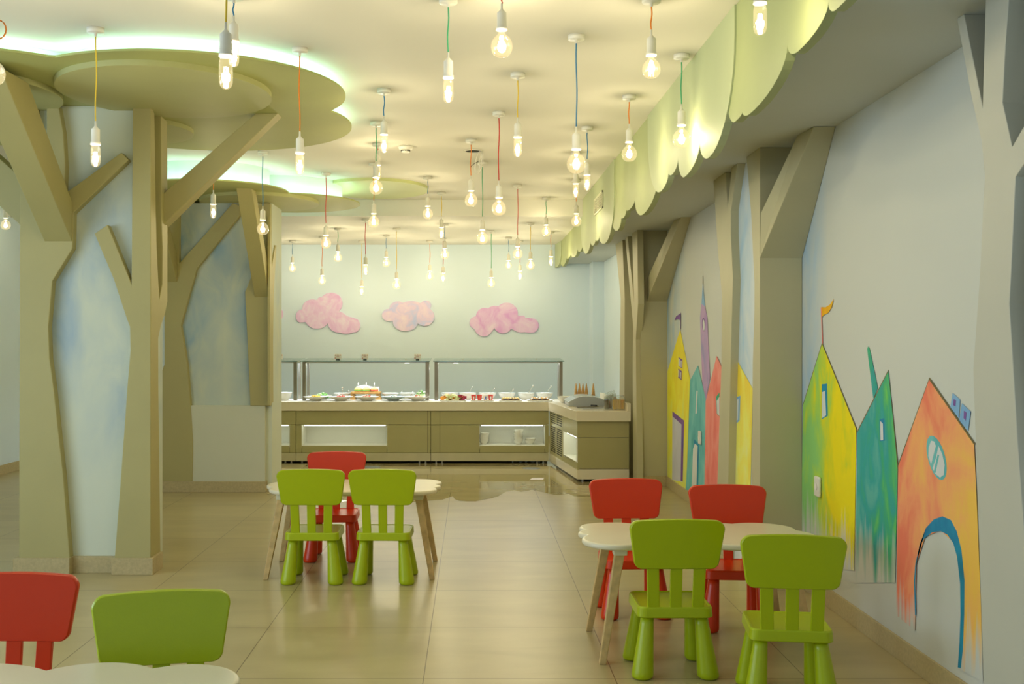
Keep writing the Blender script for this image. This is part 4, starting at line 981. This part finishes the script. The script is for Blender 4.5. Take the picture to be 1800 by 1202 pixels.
# back row of dessert bowls with spoons
ORD = ['first', 'second', 'third', 'fourth', 'fifth', 'sixth', 'seventh', 'eighth']
names = ['first', 'second', 'third', 'fourth', 'fifth', 'sixth']
for i, px in enumerate((791, 822, 857, 891, 925, 957)):
    y = 12.78; x = cX(px, y)
    t = dish('dessert_bowl', BOWL, 'porcelain', 'white bowl in the back row of desserts, %s from the left' % names[i], 'bowl', x, y, ZW, 1.0, 1.0, 'white bowls in the back row')
    if i: 
        sx = (828, 828, 871, 901, 938, 967)[i]; X = cX(sx, y); X = x + max(-.05, min(.07, X - x))
        s = thing('serving_spoon', 'steel spoon standing in the %s dessert bowl from the left' % names[i], 'spoon', (x, y, ZW), 0, 'serving spoons in the bowls')
        ex = (X - x) + .01; hgt = (.14, .145, .13, .12, .16, .155)[i]
        bm = N(); tube(bm, [(0, 0, .035), (ex * .6, 0, hgt * .7), (ex, 0, hgt)], [.003, .0025, .003], 6); link('handle', bm, 'steel', s)
        bm = N(); blob(bm, (ex, 0, hgt), .008, 0, (1, .5, 1.4)); link('handle_end', bm, 'steel', s)
for px, dx, lab in ((602, .0, 'tall steel serving spoon left of the sandwich board'), (613, 0, 'short steel fork beside the sandwich board'), (702, .03, 'steel spoon leaning in the dish behind the bluish plate'), (720, .04, 'steel spoon leaning out right of the bluish plate')):
    x = cX(px, 12.7); hh = .14 if px == 602 else .10
    bm = N(); tube(bm, [(0, 0, .03), (dx * .6, 0, hh * .7), (dx, 0, hh)], .003, 6); blob(bm, (dx, 0, hh), .012 if px < 650 else .006, 0, (1, .5, 1.2)); o = link('serving_spoon', bm, 'steel', smooth=True); o.location = (x, 12.70, ZW); tag(o, lab, 'spoon')
def platter(px0, px1, label):
    y = 12.50; x0, x1 = cX(px0, y), cX(px1, y); w = (x1 - x0) / 2
    bm = N(); o2 = rrect(2 * w, .2, .02, 4); R = []
    for k, z in ((.93, 0), (1.0, .012), (.985, .0125), (.92, .005)): R.append([bm.verts.new((a * k, b * k, z)) for a, b in o2])
    for a, b in zip(R, R[1:]):
        for i in range(len(a)): bm.faces.new((a[i], a[(i + 1) % len(a)], b[(i + 1) % len(a)], b[i]))
    bm.faces.new(R[0][::-1]); bm.faces.new(R[-1]); o = link('platter', bm, 'porcelain', smooth=False); o.location = ((x0 + x1) / 2, y, ZW)
    return tag(o, label, 'platter', 'white platters in front of the dessert bowls'), (x0 + x1) / 2, y
_, x, y = platter(773, 820, 'white platter of cut melon, leftmost of the dessert platters')
rr = random.Random(4); bm = N()
for i in range(70):
    u = rr.uniform(-1, 1); mi = 0 if u < -.2 else (1 if u < .55 else 2)
    if rr.random() < .25: mi = rr.randrange(3)
    s_ = rr.uniform(.012, .02); z = (1 - u * u * .6) * rr.uniform(.0, .05); cx_, cy_ = u * .13, rr.uniform(-.06, .06)
    k0 = len(bm.verts); box(bm, cx_ - s_, cx_ + s_, cy_ - s_, cy_ + s_, z, z + s_ * 1.6, mi); bm.verts.ensure_lookup_table()
    bmesh.ops.rotate(bm, verts=bm.verts[k0:], cent=(cx_, cy_, z), matrix=Matrix.Rotation(rr.uniform(0, 3), 3, 'Z'))
o = link('melon_pieces', bm, None, mats=['melon', 'pale_melon', 'berry']); o.location = (x, y, ZW + .007); tag(o, 'cut orange and pale melon pieces heaped on a white platter', 'fruit', kind='stuff')
_, x, y = platter(827, 868, 'white platter of yoghurt cups')
for i, (px, c) in enumerate(((832.5, 'cup_red'), (843, 'cup_red'), (853.5, 'cup_blue'), (862.5, 'cup_red'))):
    q = thing('yoghurt_cup', ['red and white yoghurt cup, leftmost on its platter', 'plain red yoghurt cup, second from the left', 'white yoghurt cup with a dark blue print', 'red yoghurt cup, rightmost on its platter'][i], 'cup', (cX(px, y), y, ZW + .007), 0, 'yoghurt cups on a platter')
    bm = N(); lathe(bm, [(0, 0), (.022, 0), (.029, .058), (.031, .06), (.031, .063), (0, .063)], 20); link('cup', bm, 'cup_red' if c == 'cup_red' else 'cream', q, smooth=False)
    bm = N(); lathe(bm, [(.0235, .008), (.0285, .046)], 20, (0, -.0016, 0), sx=.62); 
    link('print', bm, 'card' if i == 0 or i == 3 else ('cup_red' if i == 1 else 'cup_blue'), q)
for k, (a, b, lab, m1, m2) in enumerate(((877, 918, 'custard', 'custard', 'custard'), (926, 971, 'cream topped', 'bread', 'cream'))):
    _, x, y = platter(a, b, 'white platter of %s tartlets in a dark tray' % lab)
    bm = N(); lathe(bm, [(0, 0), (.10, 0), (.112, .012), (.116, .012), (.104, -.001), (0, -.001)], 28, sy=.6); o = link('dark_tray', bm, 'choc'); o.location = (x, y, ZW + .0085); tag(o, 'dark oval tray under the %s tartlets' % lab, 'tray')
    for i in range(7):
        for j in range(2):
            q = thing('tartlet', '%s tartlet, %s from the left in the %s row of its dark tray' % (lab, ORD[i], ('front', 'back')[j]), 'tartlet', (x - .09 + .03 * i * (1 if j == 0 else .9) + (.01 if j else 0), y - .025 + .05 * j, ZW + .011 + .004 * j), 0, '%s tartlets, %s row' % (lab, ('front', 'back')[j]))
            bm = N(); lathe(bm, [(0, 0), (.011, 0), (.0145, .012), (.012, .014), (0, .014)], 12); link('crust', bm, 'choc' if (i + j) % 2 else 'bread', q)
            bm = N(); lathe(bm, [(0, .013), (.012, .014), (.010, .022), (.004, .026), (0, .027)], 12); link('topping', bm, m1 if (i + j) % 3 else m2, q, smooth=True)
dish('serving_bowl', BOWL, 'porcelain', 'white bowl at the end under the right sneeze guard post', 'bowl', cX(995, 12.15), 12.15, ZT, 1.0, .9)
dish('serving_bowl', BOWL, 'porcelain', 'white glass like bowl at the left beside the column edge', 'bowl', cX(499, 12.6), 12.6, ZT, .95, 1.2)
# bowls in the lit niche
def bowlstack(px, n, labs, s=1.0):
    y = DF + .12; x = cX(px, y)
    for i in range(n):
        dish('small_bowl', BOWL, 'porcelain', labs % (ORD[i] + ' from its bottom'), 'bowl', x + (.004 * (i % 2) if i < n - 1 else .012), y, .2125 + i * .0205, .52 * s, .62, 'white bowls stacked in the lit niche')
bowlstack(850.5, 5, 'white bowl in the left stack of the lit niche, %s'); bowlstack(911, 7, 'white bowl in the tall middle stack of the lit niche, %s'); bowlstack(931, 2, 'white bowl in the short right stack of the lit niche, %s', 1.1)
# ice cream cones
for i, px in enumerate((1012.5, 1018.6, 1024.6, 1030.8, 1042.8)):
    y = 12.32; x = cX(px, y)
    bm = N(); prof = [(0, 0), (.021, 0), (.023, .03), (.024, .035), (.021, .04)]
    for k in range(3): prof += [(.0235 - k * .001, .045 + k * .022), (.0205 - k * .001, .05 + k * .022)]
    prof += [(.019, .11), (.005, .205), (0, .21)]
    lathe(bm, prof, 20); o = link('cone_stack', bm, 'waffle', smooth=False); o.location = (x, y, ZT + .0026)
    tag(o, ['stack of waffle cones point up, leftmost', 'stack of waffle cones point up, second from the left', 'stack of waffle cones point up, third from the left', 'stack of waffle cones point up, fourth from the left', 'stack of waffle cones point up, standing apart at the right'][i], 'ice cream cones', 'stacked waffle cones')
# low steel ice-cream display with a curved lid
t = thing('display_case', 'low steel display case with a curved glass lid on the corner worktop', 'display case', (0, 0, ZT + .0026))
prof = [(1.02, 0.0), (1.02, .045), (1.05, .06), (1.10, .088), (1.16, .103), (1.22, .105), (1.28, .10), (1.34, .088), (1.40, .07), (1.40, 0.0)]
bm = N(); prism(bm, [(x - .0, 11.45, z) for x, z in prof], (0, .04, 0)); link('end_plate', bm, 'case_metal', t)
bm = N(); prism(bm, [(1.21 + (x - 1.21) * .97, 11.491, z * .9) for x, z in prof], (0, .478, 0)); link('body', bm, 'case_metal', t)
q = prof[1:9]
bm = N(); prism(bm, [(x, 11.49, z - .001) for x, z in q] + [(x, 11.49, z - .008) for x, z in q[::-1]], (0, .48, 0)); link('lid', bm, 'blue_porcelain', t, smooth=False)
bm = N(); prism(bm, [(x, 11.97, z) for x, z in prof], (0, .03, 0)); link('end_plate', bm, 'case_metal', t)
t = thing('tongs', 'black handled tongs lying in front of the display case', 'tongs', (cX(1042, 11.3), 11.25, ZT + .0026), .6)
bm = N(); box(bm, -.012, .012, -.05, .03, .012, .028); link('grip', bm, 'black', t, bevel=.003)
bm = N(); box(bm, -.19, .10, .03, .042, .0, .008); link('blade', bm, 'steel', t)
# jars
def jar(px, y, h, r, content, label, cat='jar', lid=True, hc=.8):
    x = cX(px, y); q = thing('glass_jar', label, cat, (x, y, ZT + .0005), 0, 'glass jars on the corner worktop')
    bm = N(); lathe(bm, [(0, .001), (r, .001), (r, h * .85), (r * .85, h), (r * .80, h), (r * .94, h * .84), (r * .94, .006), (0, .006)], 24); link('jar', bm, 'jar_glass', q, smooth=True)
    bm = N(); lathe(bm, [(0, .0065), (r * .92, .0065), (r * .92, h * hc), (r * .6, h * hc + .006), (0, h * hc + .008)], 24); link('contents', bm, content, q, smooth=True)
    bm = N(); lathe(bm, [(0, h + .001), (r * .82, h + .001), (r * .82, h + .008), (r * .2, h + .014), (r * .35, h + .022), (r * .42, h + .032), (r * .3, h + .042), (0, h + .045)], 20); link('lid', bm, 'jar_glass', q, smooth=True)
jar(1066, 10.98, .125, .026, 'coffee', 'tall glass jar with dark contents, front left of the jars')
jar(1069, 11.12, .125, .026, 'candy', 'tall glass jar with reddish sprinkles behind the front left jar', hc=.6)
jar(1072, 11.26, .125, .026, 'cream', 'tall glass jar with pale contents, third in the row', hc=.7)
jar(1075, 11.40, .125, .026, 'coffee', 'tall glass jar with dark contents, fourth in the row', hc=.65)
jar(1079, 11.54, .125, .026, 'candy', 'tall glass jar with reddish contents, last in the row', hc=.75)
q = thing('wafer_jar', 'square glass jar filled with upright wafer sticks', 'jar', (cX(1087, 10.9), 10.90, ZT + .0005))
link('jar', box(N(), -.065, .065, -.045, .045, .001, .13), 'jar_glass', q, bevel=.01, seg=3)
bm = N(); lathe(bm, [(0, .131), (.055, .131), (.055, .142), (.05, .146), (0, .146)], 28); link('lid', bm, 'jar_glass', q)
for i in range(7):
    for j in range(3):
        bm = N(); a = random.uniform(-.006, .006); box(bm, -.055 + i * .0162, -.055 + i * .0162 + .013, -.034 + j * .022, -.022 + j * .022, .006, .105 + random.uniform(-.008, .006))
        for v in bm.verts:
            if v.co.z > .05: v.co.x += a
        link('wafer', bm, 'wafer', q)

# ------------------------------------------------------------------ floor: puddle, stickers, cloth
bp = [(560, 885), (640, 878), (700, 884), (752, 880), (778, 878), (790, 874), (796, 872), (799, 877), (807, 880), (822, 881), (836, 881), (850, 878), (863, 876), (876, 872), (884, 867), (890, 864), (903, 862), (916, 864), (935, 861), (951, 864), (966, 868), (980, 870), (1000, 868), (1009, 872), (1046, 874), (1110, 880)]
pts = [on_z(x, y, 0) for x, y in bp]; pts = [Vector((p.x, p.y, .0008)) for p in pts]
pts += [Vector((1.50, 10.2, .0008)), Vector((1.5, 10.7, .0008)), Vector((1.0, 10.9, .0008)), Vector((.9, 12.6, .0008)), Vector((-1.88, 12.6, .0008)), Vector((-1.88, 9.9, .0008))]
bm = N(); flat(bm, pts); bmesh.ops.recalc_face_normals(bm, faces=bm.faces)
for f in bm.faces:
    if f.normal.z < 0: f.normal_flip()
tag(link('puddle', bm, 'wet_floor', recalc=False), 'shiny wet patch with a wavy edge on the tiles before the buffet', 'puddle')
def sticker(px, py, r, m, label, sy=1.0):
    p = on_z(px, py, 0); bm = N(); lathe(bm, [(0, .0006), (r, .0006), (r, 0), (0, 0)], 32, sy=sy); o = link('floor_sticker', bm, m); o.location = (p.x, p.y, .0012); tag(o, label, 'sticker')
sticker(933.5, 823, .105, 'sticker_grey', 'round grey blue floor sticker at the foot of the right cabinet')
sticker(652, 821, .11, 'sticker_grey', 'round grey blue floor sticker behind the red chair of the middle table')
p = on_z(945, 842, 0); bm = N(); prism(bm, [(-.09, -.08, 0), (.05, -.08, 0), (.07, .09, 0), (-.05, .08, 0)], (0, 0, .0008)); o = link('paper_sheet', bm, 'sticker_pale'); o.location = (p.x, p.y, .0012); tag(o, 'small white sheet with pink print lying on the wet floor', 'paper')
p = Vector((.62, 12.5, .0)); bm = N(); rr = random.Random(9)
n = 14; g = [[bm.verts.new((-.16 + .32 * i / n, -.06 + .16 * j / 5, .004 + .028 * max(0, math.sin(i * .9 + j) * math.sin(j + .4)) + .02 * rr.random() * (0 < i < n))) for i in range(n + 1)] for j in range(6)]
for j in range(5):
    for i in range(n): bm.faces.new((g[j][i], g[j][i + 1], g[j + 1][i + 1], g[j + 1][i]))
o = link('floor_cloth', bm, 'rag', smooth=True); o.location = p; m_ = o.modifiers.new('s', 'SOLIDIFY'); m_.thickness = .003; tag(o, 'crumpled grey blue cloth under the right cabinet edge', 'cloth')
bm = N(); tube(bm, [(-.16, 0, .012), (-.08, -.03, .02), (0, -.04, .024), (.10, -.03, .018), (.2, 0, .01), (.3, .05, .008)], .007, 8); o = link('floor_cable', bm, 'black', smooth=True); o.location = (-1.02, 12.45, 0); tag(o, 'black cable curling out from under the middle cabinet', 'cable')
